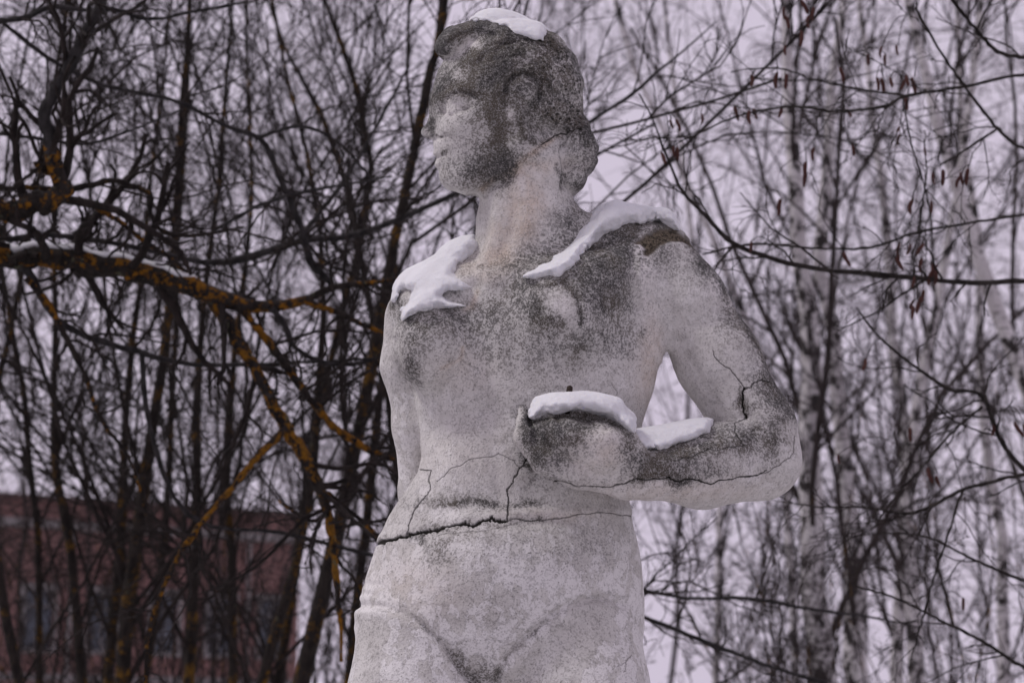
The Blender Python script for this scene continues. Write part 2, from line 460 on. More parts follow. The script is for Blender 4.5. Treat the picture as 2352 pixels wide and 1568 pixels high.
CRACKS = [  # (line, half width from, to, depth, darkness)
 (Z4((235,728),(330,700),(420,680),(500,655),(570,640),(650,615),(760,595),(820,608),(910,575),(940,562),(985,580),(1035,580)), 3.4, 2.2, 7, 1.0),
 (Z4((1035,580),(1110,570),(1250,575),(1420,555),(1500,540),(1640,535),(1790,555)), 1.6, 0.8, 3, .75),
 (Z4((500,270),(560,272),(558,380),(520,450),(465,520),(440,590),(425,670)), 1.0, 1.5, 4, .9),
 (Z4((1150,205),(1140,245),(1110,260),(1070,330),(1030,390),(1040,440),(1035,500),(1035,575)), 1.6, 1.8, 5, 1.0),
 (Z4((600,340),(680,270),(800,210),(980,170),(1080,215),(1110,260)), .6, 1.0, 2, .6),
 (Z4((600,670),(720,655),(850,645),(960,625),(1060,600)), .6, .6, 1.5, .5),
 (Z3((1630,0),(1680,90),(1760,140),(1820,220),(1860,275)), .8, 1.6, 3, .8),
 (Z3((1860,275),(1850,330),(1845,380),(1848,450),(1870,485)), 2.2, 2.6, 7, 1.0),
 (Z3((1865,280),(1910,270),(1930,235),(1990,215),(2040,230)), 2.0, 1.0, 4, .95),
 (Z3((1870,485),(1790,525),(1790,600),(1820,650),(1845,700)), 1.6, 1.0, 3, .9),
 (Z3((490,945),(600,965),(720,985),(830,992),(960,970),(1060,935),(1200,930),(1320,920)), .9, 2.0, 5, 1.0),
 (Z3((1320,920),(1370,950),(1440,935),(1530,940),(1620,970),(1690,940),(1840,915),(1960,905),(2020,870)), 2.2, 1.0, 5, .95),
 (Z3((1370,805),(1450,785),(1520,750),(1600,720),(1700,720),(1850,690)), 1.0, .7, 2, .7),
 (Z3((2225,620),(2215,740),(2150,800),(2060,860),(2000,890)), .9, 1.1, 2, .7),
 (Z3((2080,640),(2100,700),(2060,790)), .7, .7, 2, .5),
 (Z1((560,1340),(620,1270),(720,1210),(820,1150),(920,1080),(1000,1000)), 1.4, 1.6, 3, .15),
 (Z1((1000,1000),(1060,960),(1120,930),(1200,910),(1262,890)), 1.6, 1.6, 5, .95),
 (Z1((840,1180),(880,1230),(930,1250),(920,1300)), 1.0, 1.0, 2, .1),
 (Z2((625,1005),(610,1070),(560,1100),(500,1140),(430,1190)), 1.0, .8, 2, .2),
 (Z2((610,1070),(690,1125)), .8, .8, 2, .2),
 (Z2((590,850),(630,900),(625,1005)), .6, .6, 1, .3),
 (Z4((1740,1500),(1755,1440),(1790,1400)), .8, .8, 2, .5), (Z4((1755,1440),(1700,1470)), .7, .7, 2, .4),
 (Z3((900,240),(940,310),(930,370)), .8, .8, 2, .4),
]
CREASES = [
 (Z1((330,300),(430,230),(560,215),(700,250)), 4.5, 5), (Z1((560,330),(680,300),(820,300),(960,340),(1080,430)), 4.5, 5), (Z1((620,420),(760,390),(880,400),(1000,470),(1090,560)), 4.5, 5), (Z1((700,300),(860,270),(1000,320),(1120,420),(1200,560)), 4.5, 5), (Z1((980,560),(1060,640),(1100,740),(1060,830)), 4.5, 5), (Z1((1060,560),(1150,660),(1190,780),(1160,860)), 4.5, 5), (Z1((820,210),(960,260),(1090,340),(1190,470)), 4.5, 5), (Z1((1180,600),(1230,720),(1240,830)), 4.5, 5),
 ([(1097,655),(1110,760),(1120,860),(1126,940)], 26, 6), ([(985,990),(1040,952),(1120,940),(1200,958),(1262,1010)], 20, 3.5), ([(1126,940),(1136,1060),(1150,1150)], 18, 3.5), ([(985,1120),(1012,1060),(1002,990)], 18, 3.5),
 ([(1540,750),(1600,860),(1655,935)], 14, 4), ([(1512,700),(1580,752),(1650,735)], 16, 4), ([(1560,640),(1600,700)], 30, -4), ([(1700,1010),(1620,1050),(1540,1060)], 24, -4),
 (Z2((850,40),(835,250),(790,400),(715,560)), 15, -6), (Z2((760,100),(770,300),(720,430)), 14, 5), (Z2((960,100),(930,300),(870,420)), 16, 5),
 (Z1((380,1335),(520,1362),(640,1300),(780,1225),(930,1130)), 8, 6), (Z1((360,1290),(520,1310),(640,1240),(760,1170)), 12, -3),
 (Z4((560,640),(760,610),(1035,595),(1420,575)), 14, 4),  # (line, half width, depth: + sinks, - stands proud)
 (Z4((110,1095),(200,1090),(300,1103),(420,1152),(520,1222),(650,1340),(760,1490),(850,1580)), 10, 11),
 (Z4((100,1135),(280,1140),(400,1190),(500,1265),(630,1390),(730,1530)), 18, -5),
 (Z4((150,960),(260,970),(350,1040)), 6, 2.5), (Z4((140,1020),(260,1035),(420,1120)), 6, 2.5),
 (Z4((1745,1095),(1650,1045),(1500,1060),(1350,1122),(1200,1240),(1080,1350),(1000,1450),(950,1560)), 9, 11),
 (Z4((1640,1110),(1500,1115),(1380,1170),(1240,1290),(1120,1410),(1040,1500)), 18, -4.5),
 (Z4((240,690),(420,640),(570,600),(760,560),(1035,545),(1420,520),(1780,520)), 12, -3.2),
 (Z4((520,200),(550,280),(640,200)), 14, 3),
 (Z2((1740,360),(1738,600),(1765,720),(1800,880),(1870,1090)), 4, -3),
 (Z2((1700,400),(1700,620),(1725,760)), 9, 6),
 (Z2((200,960),(215,1080),(250,1190),(310,1270),(360,1330)), 10, 7),
 (Z2((1170,640),(1260,590),(1330,640),(1370,730),(1340,830)), 6, 3),
 (Z2((1100,740),(1150,830),(1240,880)), 7, 3),
 (Z1((225,1100),(262,1092),(310,1080)), 3.5, 5), (Z1((205,965),(262,968),(318,945)), 4, 4.5), (Z1((330,950),(345,985)), 5, 1.8),
 (Z1((735,640),(745,580),(800,525),(870,512),(940,540),(975,600),(970,680)), 4.5, 9), (Z1((720,720),(760,750),(800,740)), 5, 4), (Z1((790,800),(830,870),(800,940)), 6, 4), (Z1((900,720),(940,800),(900,880)), 6, 3.5),
 (Z1((330,690),(355,655),(420,640),(480,655),(530,690)), 3, 6.5), (Z1((350,800),(420,770),(500,740)), 4, 4.5), (Z1((300,720),(310,780),(350,800)), 5, 3.5), (Z1((390,600),(470,610),(540,640)), 8, -3), (Z1((280,630),(390,600)), 6, 3),
 (Z1((1150,920),(1130,1060),(1160,1170),(1140,1290)), 7, 8),
 (Z1((1255,900),(1270,1010),(1330,1040),(1360,1000)), 4, 5), (Z1((1280,1050),(1290,1120),(1200,1150)), 4, 4),
 (Z3((690,440),(740,540),(830,580),(880,560)), 5, 4), (Z3((312,470),(330,560),(360,640),(450,720)), 7, 7), (Z3((500,500),(560,600),(620,680)), 6, 4), (Z3((470,520),(520,610)), 9, -4), (Z3((620,640),(760,600),(880,640)), 22, -4),
 (Z3((480,520),(600,620)), 8, -2.5), (Z3((1840,380),(1860,470),(1900,470)), 12, 6),
 (Z3((1600,545),(1720,500),(1870,488),(1990,510),(2060,580)), 6, 3), (Z3((2000,620),(2080,700),(2060,800),(1960,880)), 7, 2),
]
PATCH = Z2((1700,345),(1760,300),(1850,255),(1960,250),(2070,340),(2110,405),(2050,352),(1990,335),(1920,338),(1870,362),(1840,398),(1795,428),(1765,420),(1772,380),(1740,350))
# dark growth, plus shade painted into some recesses: (x, y, rx, ry, strength), or a line with a width
STAIN_SHADE = [ (1050,320,50,60,.16),(1040,390,50,30,.2),(985,262,14,30,.3),
 (1002,220,26,50,.30),(982,298,18,22,.50),(1040,405,50,26,.16),(1008,180,26,24,.28),(1130,840,140,60,.14),(1060,180,40,30,.15),(1320,1110,120,12,.45),(1260,1090,40,14,.4),(1150,1350,220,160,.06),  # includes shade painted on the belly below the hand
 (1010,195,30,40,.42),(1040,206,48,13,.75),(985,292,14,18,.45),(1118,392,46,36,.55),(1098,195,46,40,.30),(1152,180,34,50,.62),(1205,292,34,26,.35),(1180,360,60,26,.45),  # the brow blob carries painted brow shade beside the growth
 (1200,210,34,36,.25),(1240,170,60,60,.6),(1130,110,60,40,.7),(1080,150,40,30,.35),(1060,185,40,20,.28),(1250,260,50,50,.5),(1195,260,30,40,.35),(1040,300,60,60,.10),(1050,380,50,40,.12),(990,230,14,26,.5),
 (1300,520,46,36,.55),(1320,485,20,20,.5),(1240,575,70,24,.42),(1180,610,60,26,.35),(1330,560,40,30,.4),
 (1440,560,80,46,.85),(1380,610,70,36,.66),(1470,530,60,20,.75),(1404,682,46,56,.92),(1350,650,60,60,.55),(1290,800,90,50,.42),(1350,790,60,50,.5),(1245,728,26,34,.85),(1272,760,12,22,.7),
 (1205,700,70,60,.58),(1120,720,70,46,.5),(1240,650,60,20,.55),(1430,780,40,60,.45),(1150,800,90,40,.35),(1060,760,40,50,.28),
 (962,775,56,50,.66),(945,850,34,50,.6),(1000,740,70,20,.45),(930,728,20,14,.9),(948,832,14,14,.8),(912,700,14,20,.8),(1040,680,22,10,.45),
 (1200,900,120,90,.18),(1060,980,60,120,.10),(1380,960,60,60,.12),
 (1080,1152,120,9,.66),(1180,1158,130,8,.55),(1050,1140,50,14,.5),(1230,1130,80,14,.3),(1080,1222,30,16,.55),(1012,1250,46,40,.42),(1170,1290,100,80,.24),(1310,1260,80,50,.28),(1370,1255,50,40,.3),(1140,1420,110,80,.24),(1000,1260,16,60,.4),
 (1100,1540,40,32,.60),(1130,1575,30,36,.65),(1050,1500,20,24,.5),(1240,1470,120,70,.16),(880,1180,60,60,.18),
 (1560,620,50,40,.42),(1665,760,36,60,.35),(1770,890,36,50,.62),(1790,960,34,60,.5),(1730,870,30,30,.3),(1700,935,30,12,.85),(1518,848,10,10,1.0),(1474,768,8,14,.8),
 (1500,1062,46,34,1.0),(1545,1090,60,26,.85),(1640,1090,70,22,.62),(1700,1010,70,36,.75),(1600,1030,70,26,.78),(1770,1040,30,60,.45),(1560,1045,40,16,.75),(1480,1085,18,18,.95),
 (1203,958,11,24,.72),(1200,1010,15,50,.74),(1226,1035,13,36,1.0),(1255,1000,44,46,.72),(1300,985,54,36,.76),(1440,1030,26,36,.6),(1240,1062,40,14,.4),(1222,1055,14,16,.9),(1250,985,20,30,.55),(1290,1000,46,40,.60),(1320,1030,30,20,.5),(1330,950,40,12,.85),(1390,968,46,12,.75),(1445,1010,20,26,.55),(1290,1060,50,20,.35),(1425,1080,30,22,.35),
]
STAIN_SHADE_L = [
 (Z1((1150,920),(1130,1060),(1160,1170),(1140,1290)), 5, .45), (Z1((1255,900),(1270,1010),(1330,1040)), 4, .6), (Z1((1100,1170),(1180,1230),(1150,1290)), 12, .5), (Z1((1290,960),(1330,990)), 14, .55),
 (Z4((1740,1090),(1650,1045),(1500,1062),(1350,1124),(1200,1242)), 4, .35), (Z4((1200,1242),(1080,1352),(1000,1452),(950,1560)), 6, .45), (Z4((130,1092),(300,1103),(420,1152),(520,1222)), 5, .3),  # shade painted along the leg creases so they show
 (Z1((200,690),(280,625),(390,590),(480,615),(560,660)), 5, .75), (Z1((210,940),(262,925),(310,940)), 4, .7), (Z1((300,1050),(345,1045)), 4, .6), (Z1((330,740),(300,720),(290,760)), 4, .5),  # brow, nostril, mouth, eye corner: growth lines that also paint the shade
 (Z1((735,650),(745,580),(800,525),(870,512),(940,540),(975,600),(975,690),(940,760)), 4, .85), (Z1((720,700),(740,760),(790,800)), 5, .6), (Z1((860,830),(830,900),(870,960),(950,990)), 8, .5), (Z1((480,170),(600,165),(720,200),(780,250)), 14, .6), (Z1((700,210),(760,250),(690,300)), 10, .7), (Z1((960,480),(1010,560),(1060,640)), 10, .7),  # ear outline darkened as painted shade with growth, then growth streaks
 ([(1098,110),(1112,160),(1128,230),(1140,300),(1150,350),(1135,395)], 30, .80), ([(1090,120),(1105,200),(1118,290),(1124,350),(1110,400)], 62, .34),
 ([(1600,560),(1640,625),(1700,720),(1750,800),(1790,870),(1822,950)], 24, .85),
 (Z4((240,725),(420,680),(570,645),(760,600),(1035,585),(1250,580)), 8, .55),
 (Z4((520,1222),(650,1340),(760,1490),(850,1580)), 9, .6), (Z4((700,1430),(850,1560)), 18, .5),
 (Z4((540,640),(525,690),(515,715)), 6, 1.2),
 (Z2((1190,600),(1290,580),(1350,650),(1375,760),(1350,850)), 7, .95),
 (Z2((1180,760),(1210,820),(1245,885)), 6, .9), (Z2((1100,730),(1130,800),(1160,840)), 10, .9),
 (Z3((310,470),(340,600),(390,680),(300,700)), 14, .9), (Z3((690,440),(760,490),(900,520)), 8, .85),
 (Z3((1060,935),(1200,930),(1320,920),(1440,940)), 8, .7), (Z3((1845,300),(1845,470)), 7, .6),
]
TAN = [ (1215,460,34,50,.8),(1200,500,30,60,.6),(1190,530,20,40,.5),(1150,560,30,50,.55),(1130,600,50,30,.4),(1080,620,40,20,.4),(1060,850,60,40,.22),(1490,860,30,70,.5),(1500,780,20,60,.4),
        (1380,1040,60,40,.45),(1560,1130,160,24,.35),(1240,380,60,16,.5),(1180,395,40,12,.7),(1095,1050,120,60,.10),(1270,1180,80,14,.35),(930,1330,70,50,.22),(1000,1350,60,50,.2) ]
TAN_L = [ (Z1((560,1340),(720,1210),(920,1080),(1000,1000),(1090,950)), 7, .9), (Z2((720,640),(690,740),(640,770)), 7, .7), (Z2((625,1005),(610,1070),(500,1140)), 6, .6), (Z2((860,300),(890,380),(800,440)), 14, .6) ]
PALE = [ (1062,172,24,16,.4), (1473,566,14,18,.8), (1292,698,24,32,.62),(1048,246,32,18,.42),(1022,250,10,16,.42),(1085,98,24,12,.9),(1050,112,20,10,.6),(1176,262,10,10,.7),(1200,430,10,24,.8),(1235,405,14,12,.5),(1478,650,6,90,.7),(1490,620,12,90,.45),
         (1400,1004,30,18,.3),(1352,1044,40,18,.35),(1000,325,16,10,.5),(1060,330,40,50,.3),(1640,660,10,30,.6),(1680,690,8,18,.5),(1000,1030,60,60,.25),(880,1100,30,60,.2) ]

def field(X, Y, blobs, lines=(), nz=None):
    A = np.zeros(len(X), np.float32)
    for cx, cy, rx, ry, s in blobs:
        m = np.nonzero((np.abs(X-cx) < 2.4*rx) & (np.abs(Y-cy) < 2.4*ry))[0]
        q = ((X[m]-cx)/rx)**2+((Y[m]-cy)/ry)**2
        v = s*np.exp(-q*0.75)
        A[m] = 1-(1-np.clip(A[m], 0, 1))*(1-np.clip(v, 0, .995))
    for pts, wd, s in lines:
        D, _ = seg_dist(X, Y, np.array(pts, float))
        v = s*np.exp(-(D/wd)**2)
        A = 1-(1-np.clip(A, 0, 1))*(1-np.clip(v, 0, .995))
    return A

def normals(P, Q):
    e1 = P[Q[:, 2]]-P[Q[:, 0]]; e2 = P[Q[:, 3]]-P[Q[:, 1]]; n = np.cross(e1, e2)
    N = np.zeros_like(P)
    for j in range(4):
        for c in range(3): N[:, c] += np.bincount(Q[:, j], weights=n[:, c], minlength=len(P))
    return N/(np.linalg.norm(N, axis=1, keepdims=True)+1e-9)
def pix(P):
    s = 1-P[:, 2]*KPX
    return 1176+(P[:, 0]-1176)/s, 784+(P[:, 1]-784)/s

def refine(P, Q, N, near, k=4):
    "split the faces along the cracks k by k so that the cracks can be carved"
    sel = near[Q].any(1)
    q = Q[sel]; u = np.linspace(0, 1, k+1); U, W = np.meshgrid(u, u, indexing='ij')
    w4 = np.stack([(1-U)*(1-W), U*(1-W), U*W, (1-U)*W], -1).reshape(-1, 4)
    A = np.einsum('gc,fcx->fgx', w4, P[q]); B = np.einsum('gc,fcx->fgx', w4, N[q])
    i = np.arange((k+1)**2).reshape(k+1, k+1)
    f = np.stack([i[:-1, :-1], i[1:, :-1], i[1:, 1:], i[:-1, 1:]], -1).reshape(-1, 4)
    F = (f[None]+np.arange(len(q))[:, None, None]*(k+1)**2).reshape(-1, 4)+len(P)
    P2 = np.concatenate([P, A.reshape(-1, 3)]); N2 = np.concatenate([N, B.reshape(-1, 3)])
    Q2 = np.concatenate([Q[~sel], F])
    key = np.round(P2*50).astype(np.int64)
    h = (key[:, 0]*1000003+key[:, 1])*1000003+key[:, 2]
    _, first, inv = np.unique(h, return_index=True, return_inverse=True)
    return P2[first], inv[Q2].astype(np.int32), N2[first]

PB, QB = surface_nets(lambda P: np.minimum(f_body(P), f_hair(P)), (780, -10, -330), (1870, 2900, 400), 3.3)
NB_ = normals(PB, QB)
ctr = PB.mean(0)
if np.einsum('ij,ij->i', NB_, PB-ctr).mean() < 0: QB = QB[:, ::-1].copy(); NB_ = -NB_
rs = np.random.default_rng(5)
lines = [(wiggle(p, 2.2, rs), a, b, dp, dk) for p, a, b, dp, dk in CRACKS]
X, Y = pix(PB)
front = NB_[:, 2] > -0.25
near = np.zeros(len(PB), bool)
for p, a, b, dp, dk in lines:
    D, _ = seg_dist(X, Y, p); near |= (D < 7) & front
PB, QB, NB_ = refine(PB, QB, NB_, near)
NB_ /= np.linalg.norm(NB_, axis=1, keepdims=True)+1e-9
X, Y = pix(PB); front = (NB_[:, 2] > -0.25).astype(np.float32)
disp = np.zeros(len(PB), np.float32); crack = np.zeros(len(PB), np.float32)
for p, wd, h in CREASES:
    D, _ = seg_dist(X, Y, np.array(p, float)); disp += h*np.exp(-(D/wd)**2)*front
for p, a, b, dp, dk in lines:
    jag = (.9 if a > 3 else .66)*np.interp(np.linspace(0, 1, len(p)), [0, 1], [a, b])*np.clip(rs.lognormal(0, .55, len(p)), .15, 2.6)
    D, W = seg_dist(X, Y, p, jag)
    g = np.clip(1-(D/(W+0.9))**2, 0, 1)*front
    disp = np.maximum(disp, disp+dp*g*0.7); crack = np.maximum(crack, (dk if a > 2 else .8*dk)*np.clip(1.35*g, 0, 1))
psd = poly_sd(X, Y, PATCH)
patch = (1/(1+np.exp(np.clip((psd+2*vnoise(PB, 9, 8))/1.2, -30, 30))))*front
disp += 7*patch
hd_, bd_ = f_hair(PB.astype(np.float32)), evaluate(BODY, PB.astype(np.float32))
isH = (hd_ < bd_) & (PB[:, 1] < 520)
hsoft = np.clip((bd_-hd_+10*vnoise(PB, 30, 24)+4)/22, 0, 1)*np.clip((500-PB[:, 1])/40, 0, 1)
jit = 14*vnoise(PB, 40, 21); jit2 = 14*vnoise(PB, 40, 22)
stain_shade = field(X+jit, Y+jit2, STAIN_SHADE, STAIN_SHADE_L)
X2, Y2 = X+0.5*jit, Y+0.5*jit2
hairdark = 0.95-0.66*np.exp(-(((X-1300)/70)**2+((Y-375)/70)**2))-0.42*np.exp(-(((X-1310)/62)**2+((Y-190)/110)**2))
stain_shade = np.maximum(stain_shade, hairdark*hsoft)
pits = hsoft*np.clip((X-1110)/80, 0, 1)*np.clip((340-Y)/60, 0, 1)
pits = np.maximum(pits, 0.8*field(X2, Y2, [(1440,580,110,50,.9),(1290,560,60,50,.8),(1230,600,80,30,.6),(1370,640,60,60,.5)], [([(1600,560),(1700,720),(1790,870),(1822,950)], 28, .9), ([(1560,1035),(1640,1010),(1740,990)], 26, .7)]))
up = np.clip(-(NB_[:, 1]*math.cos(PITCH)-NB_[:, 2]*math.sin(PITCH)), 0, 1)     # growth likes faces that look up to the rain
stain_shade = 1-(1-stain_shade)*(1-0.5*up**2)
stain_shade = np.where(Y > 470, np.clip(stain_shade, 0, 1)**1.3*np.where(Y > 1165, .72, .94), np.clip(stain_shade*1.14, 0, 1))
tan_ = field(X2, Y2, TAN, TAN_L); pale = field(X2, Y2, PALE)
pale = pale*(pale > 0.02); stain_shade = stain_shade*(1-0.85*np.clip(pale*1.2, 0, 1))
lowpeel = np.clip((Y-1180)/160, 0, 1)*0.8+0.2*np.clip((Y-900)/200, 0, 1)
bare = np.clip(-poly_sd(X2, Y2, [(1425,1395),(1340,1382),(1285,1405),(1190,1490),(1145,1568),(1140,1640),(1330,1640),(1345,1500),(1400,1460)])/14, 0, 1)+np.clip(-poly_sd(X2, Y2, [(815,1400),(880,1400),(900,1440),(880,1560),(900,1640),(800,1640)])/14, 0, 1)
lowpeel = lowpeel*(1-.95*np.clip(bare, 0, 1)); stain_shade = np.maximum(stain_shade, .16*np.clip(bare, 0, 1))
lowpeel = np.maximum(lowpeel, 0.8*np.exp(-((X-925)/30)**2)*((Y > 900) & (Y < 1130)))
PB = PB-NB_*disp[:, None]
def stone_material():
    m, t, b = new_mat('weathered_plaster', 0.93); n = NB(t); co = n.coord('Object')
    stain_shade, tan, pale, crack, peel, patch, pits = [n.attr(a) for a in ('stain_shade', 'tan', 'pale', 'crack', 'peel', 'patch', 'pits')]
    big = n.noise(co, 8, 5, .62); mid = n.noise(co, 34, 7, .68); fine = n.noise(co, 300, 2, .6); grit = n.noise(co, 560, 1, .5)
    med = n.noise(co, 120, 3, .65)
    base = n.mix(n.ramp(big, .36, .66), (.53, .512, .492), (.63, .614, .596))
    base = n.mix(n.math('MULTIPLY', n.ramp(mid, .44, .60), .55), base, (.44, .424, .405))
    # whitewash peeling in sharp-edged flakes over the lower body
    fl = n.noise(n.scale(co, (1, 1, .75)), 44, 7, .62, .5)
    thr = n.math('SUBTRACT', n.math('ADD', fl, n.math('ADD', n.math('MULTIPLY', peel, .11), n.math('MULTIPLY', n.math('SUBTRACT', big, .5), .45))), n.math('MULTIPLY', stain_shade, .12))
    flake = n.ramp(thr, .555, .575)
    base = n.mix(n.math('MULTIPLY', flake, n.math('MULTIPLY_ADD', peel, .55, .30)), base, (.70, .684, .68))
    base = n.mix(n.math('MULTIPLY', tan, n.ramp(mid, .3, .65, .45, 1.0)), base, (.58, .48, .39))
    base = n.mix(n.math('MULTIPLY', pale, .8), base, (.66, .63, .62))
    # grain: every patch is salted with paler and darker grit
    sp = n.math('ADD', n.math('MULTIPLY', fine, .55), n.math('MULTIPLY', med, .45))
    streak = n.noise(n.scale(co, (1, 1, .10)), 38, 4, .6)
    wob = n.math('ADD', n.math('MULTIPLY', n.math('SUBTRACT', mid, .5), .55), n.math('MULTIPLY', n.math('SUBTRACT', streak, .5), .55))
    tone = n.math('ADD', stain_shade, n.math('MULTIPLY', wob, n.math('MULTIPLY_ADD', stain_shade, .9, .45)))
    soft = n.ramp(tone, .02, 1.0)                                             # the grey film and the painted shade
    base = n.mix(n.math('ADD', n.math('MULTIPLY', soft, .62), n.ramp(tone, .55, 1.1, 0, .24)), base, (.085, .083, .079))
    g1 = n.ramp(n.math('ADD', sp, n.math('MULTIPLY', tone, .10)), .49, .60)    # dark grains, thicker where the film is
    dcol = n.mix(n.ramp(n.noise(co, 14, 3), .40, .66), (.030, .029, .028), (.058, .048, .034))
    c = n.mix(n.math('MULTIPLY', g1, n.ramp(tone, -.05, .85, .24, .88)), base, dcol)
    g2 = n.ramp(grit, .53, .68)
    c = n.mix(n.math('MULTIPLY', g2, n.ramp(tone, 0, 1, .42, .30)), c, (.60, .575, .57))
    dark = n.math('MULTIPLY', g1, soft)
    # pits and black dots
    vo = n.n('ShaderNodeTexVoronoi'); n.put(vo.inputs['Vector'], n.scale(co, (1, 1, 1.25))); vo.inputs['Scale'].default_value = 128; vo.inputs['Randomness'].default_value = 1
    pv = n.math('ADD', vo.outputs['Distance'], n.math('MULTIPLY', n.math('SUBTRACT', med, .5), 1.3))
    pit = n.math('MULTIPLY', n.ramp(pv, .29, .44, 1, 0), pits)
    c = n.mix(n.math('MULTIPLY', pit, .88), c, (.020, .019, .016))
    dots = n.ramp(n.math('ADD', fine, n.math('MULTIPLY', stain_shade, .05)), .66, .72)
    c = n.mix(n.math('MULTIPLY', dots, .5), c, (.05, .046, .04))
    pcol = n.mix(n.ramp(sp, .4, .6), (.030, .025, .018), (.14, .115, .085))
    c = n.mix(patch, c, pcol)
    c = n.mix(crack, c, (.022, .021, .017))
    n.put(b.inputs['Base Color'], c)
    h = n.math('ADD', n.math('MULTIPLY', med, .5), n.math('MULTIPLY', fine, .5))
    h = n.math('ADD', h, n.math('MULTIPLY', flake, .2))
    h = n.math('SUBTRACT', h, n.math('ADD', n.math('MULTIPLY', dark, .3), n.math('MULTIPLY', pit, .9)))
    n.put(b.inputs['Normal'], n.bump(h, .85, .0036))
    return m
M_STONE = stone_material()
groundz = 0.0
base_pt = local_to_world(np.array([[1140, 2880, 440.0]]))[0]
statue = empty('statue', (float(base_pt[0]), float(base_pt[1]), groundz))
tag(statue, 'weathered white plaster statue of a woman holding out a cupped hand', 'statue')
WB = local_to_world(PB)
# local frame to world mirrors nothing: x right, y down, z to the viewer is right-handed like the world
fh = isH[QB].all(1)
ATT = dict(stain_shade=stain_shade, tan=tan_, pale=pale, crack=crack, peel=lowpeel, patch=patch, pits=pits)
def statue_part(name, faces, label=None):
    u, inv = np.unique(faces, return_inverse=True)
    o = mesh_from(name, WB[u], inv.reshape(faces.shape), M_STONE, statue)
    for k_, a_ in ATT.items():
        at_ = o.data.attributes.new(k_, 'FLOAT', 'POINT'); at_.data.foreach_set('value', np.ascontiguousarray(a_[u], dtype=np.float32))
    if label: o['label'] = label
    return o
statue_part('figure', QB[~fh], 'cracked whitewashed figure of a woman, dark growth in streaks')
statue_part('hair', QB[fh], 'pitted dark grey swept-back hair with a bun')
# ------------------------------------------------------------------ snow lying on the statue
def snow_material():
    m, t, b = new_mat('snow', 0.75); n = NB(t); co = n.coord('Object')
    f = n.noise(co, 26, 4, .6); g = n.noise(co, 230, 4, .75)
    n.put(b.inputs['Base Color'], n.mix(n.ramp(f, .3, .7), (.64, .64, .66), (.71, .71, .73)))
    b.inputs['Subsurface Weight'].default_value = 0.25
    b.inputs['Subsurface Radius'].default_value = (.012, .014, .018); b.inputs['Subsurface Scale'].default_value = 0.6
    h = n.math('ADD', n.math('MULTIPLY', f, 1.0), n.math('MULTIPLY', g, .30))
    n.put(b.inputs['Normal'], n.bump(h, .85, .007))
    return m
M_SNOW = snow_material()
def snow_patch(prims, poly, tmax, wid, lo, hi, label, hair=None, extra=(), h=2.7, pw=0.9):
    poly = np.array(poly, float)
    def fn(P):
        d = evaluate(list(prims)+list(extra), P)
        if hair: d = np.minimum(d, evaluate(HAIR, P))
        s = 1-P[:, 2]*KPX; X = 1176+(P[:, 0]-1176)/s; Y = 784+(P[:, 1]-784)/s
        out = np.full(len(P), 50.0, np.float32)
        m = np.nonzero(d < tmax+60)[0]
        if len(m) == 0: return out
        j = 6*vnoise(P[m], 24, 31)+2.2*vnoise(P[m], 10, 32)+1.3*vnoise(P[m], 5, 35)
        sd = poly_sd(X[m], Y[m], poly)+j
        u = np.clip(-sd/wid, 0, 1)
        th = tmax*np.sin(u*math.pi/2)**pw*(1+0.18*vnoise(P[m], 55, 33))
        out[m] = smax(d[m]-th, sd, 9)+0.5*vnoise(P[m], 20, 34)+0.7*vnoise(P[m], 6.5, 37)
        return out
    P, Q = surface_nets(fn, lo, hi, h)
    N = normals(P, Q)
    o = mesh_from('snow_patch', local_to_world(P), Q, M_SNOW)
    e = local_to_world(P).mean(0)
    tag(o, label, 'snow', 'snow lying on the statue')
    return o
HI = 330
snow_patch([], [(1074,53),(1090,51),(1110,52),(1140,57),(1156,64),(1182,79),(1215,89),(1250,96),(1262,60),(1262,-60),(1066,-60)], 9, 24, (1030,-60,-180), (1330,150,180), 'small cap of snow on top of the statue\'s head', hair=True, extra=[Ell((1142,66,4),(58,36,70),roll=8,k=10), Ell((1200,84,4),(46,32,60),roll=28,k=24)])
snow_patch(TRUNK+ARM_L, [(1188,640),(1230,640),(1275,636),(1310,622),(1332,598),(1345,574),(1365,562),(1400,534),(1450,514),(1500,509),(1545,524),(1562,532),(1575,470),(1560,420),(1390,400),(1352,502),(1322,545),(1290,578),(1240,608),(1200,626)], 31, 44, (1160,400,-250), (1640,680,200), 'long drift of snow on the shoulder above the bent arm')
snow_patch(TRUNK+ARM_R, [(1098,566),(1078,592),(1054,606),(1045,625),(1060,645),(1084,660),(1060,668),(1030,670),(1016,680),(1042,694),(1072,703),(1040,706),(1000,707),(960,718),(926,734),(920,712),(938,690),(945,668),(925,672),(908,694),(897,690),(897,640),(930,560),(1000,500),(1100,530)], 28, 28, (850,500,-250), (1130,760,200), 'snow on the shoulder of the statue\'s hanging arm', pw=.75)
snow_patch(HAND, [(1212,960),(1226,966),(1260,950),(1300,944),(1330,940),(1370,947),(1410,964),(1442,994),(1456,996),(1470,960),(1420,860),(1310,850),(1214,880)], 25, 24, (1185,850,120), (1490,1020,440), 'curved ridge of snow heaped in the statue\'s cupped hand', extra=[Ell((1325,960,235),(100,36,66),k=14), Cone((1340,945,235),(1430,985,225),18,26,k=14)])
snow_patch(FOREARM+HAND[:3], [(1440,985),(1476,1037),(1520,1031),(1580,1013),(1627,993),(1640,960),(1600,930),(1430,930)], 17, 18, (1420,900,-40), (1660,1060,340), 'smooth strip of snow along the statue\'s forearm behind the hand', extra=[Cone((1450,1035,170),(1600,1030,110),30,50,k=20)])
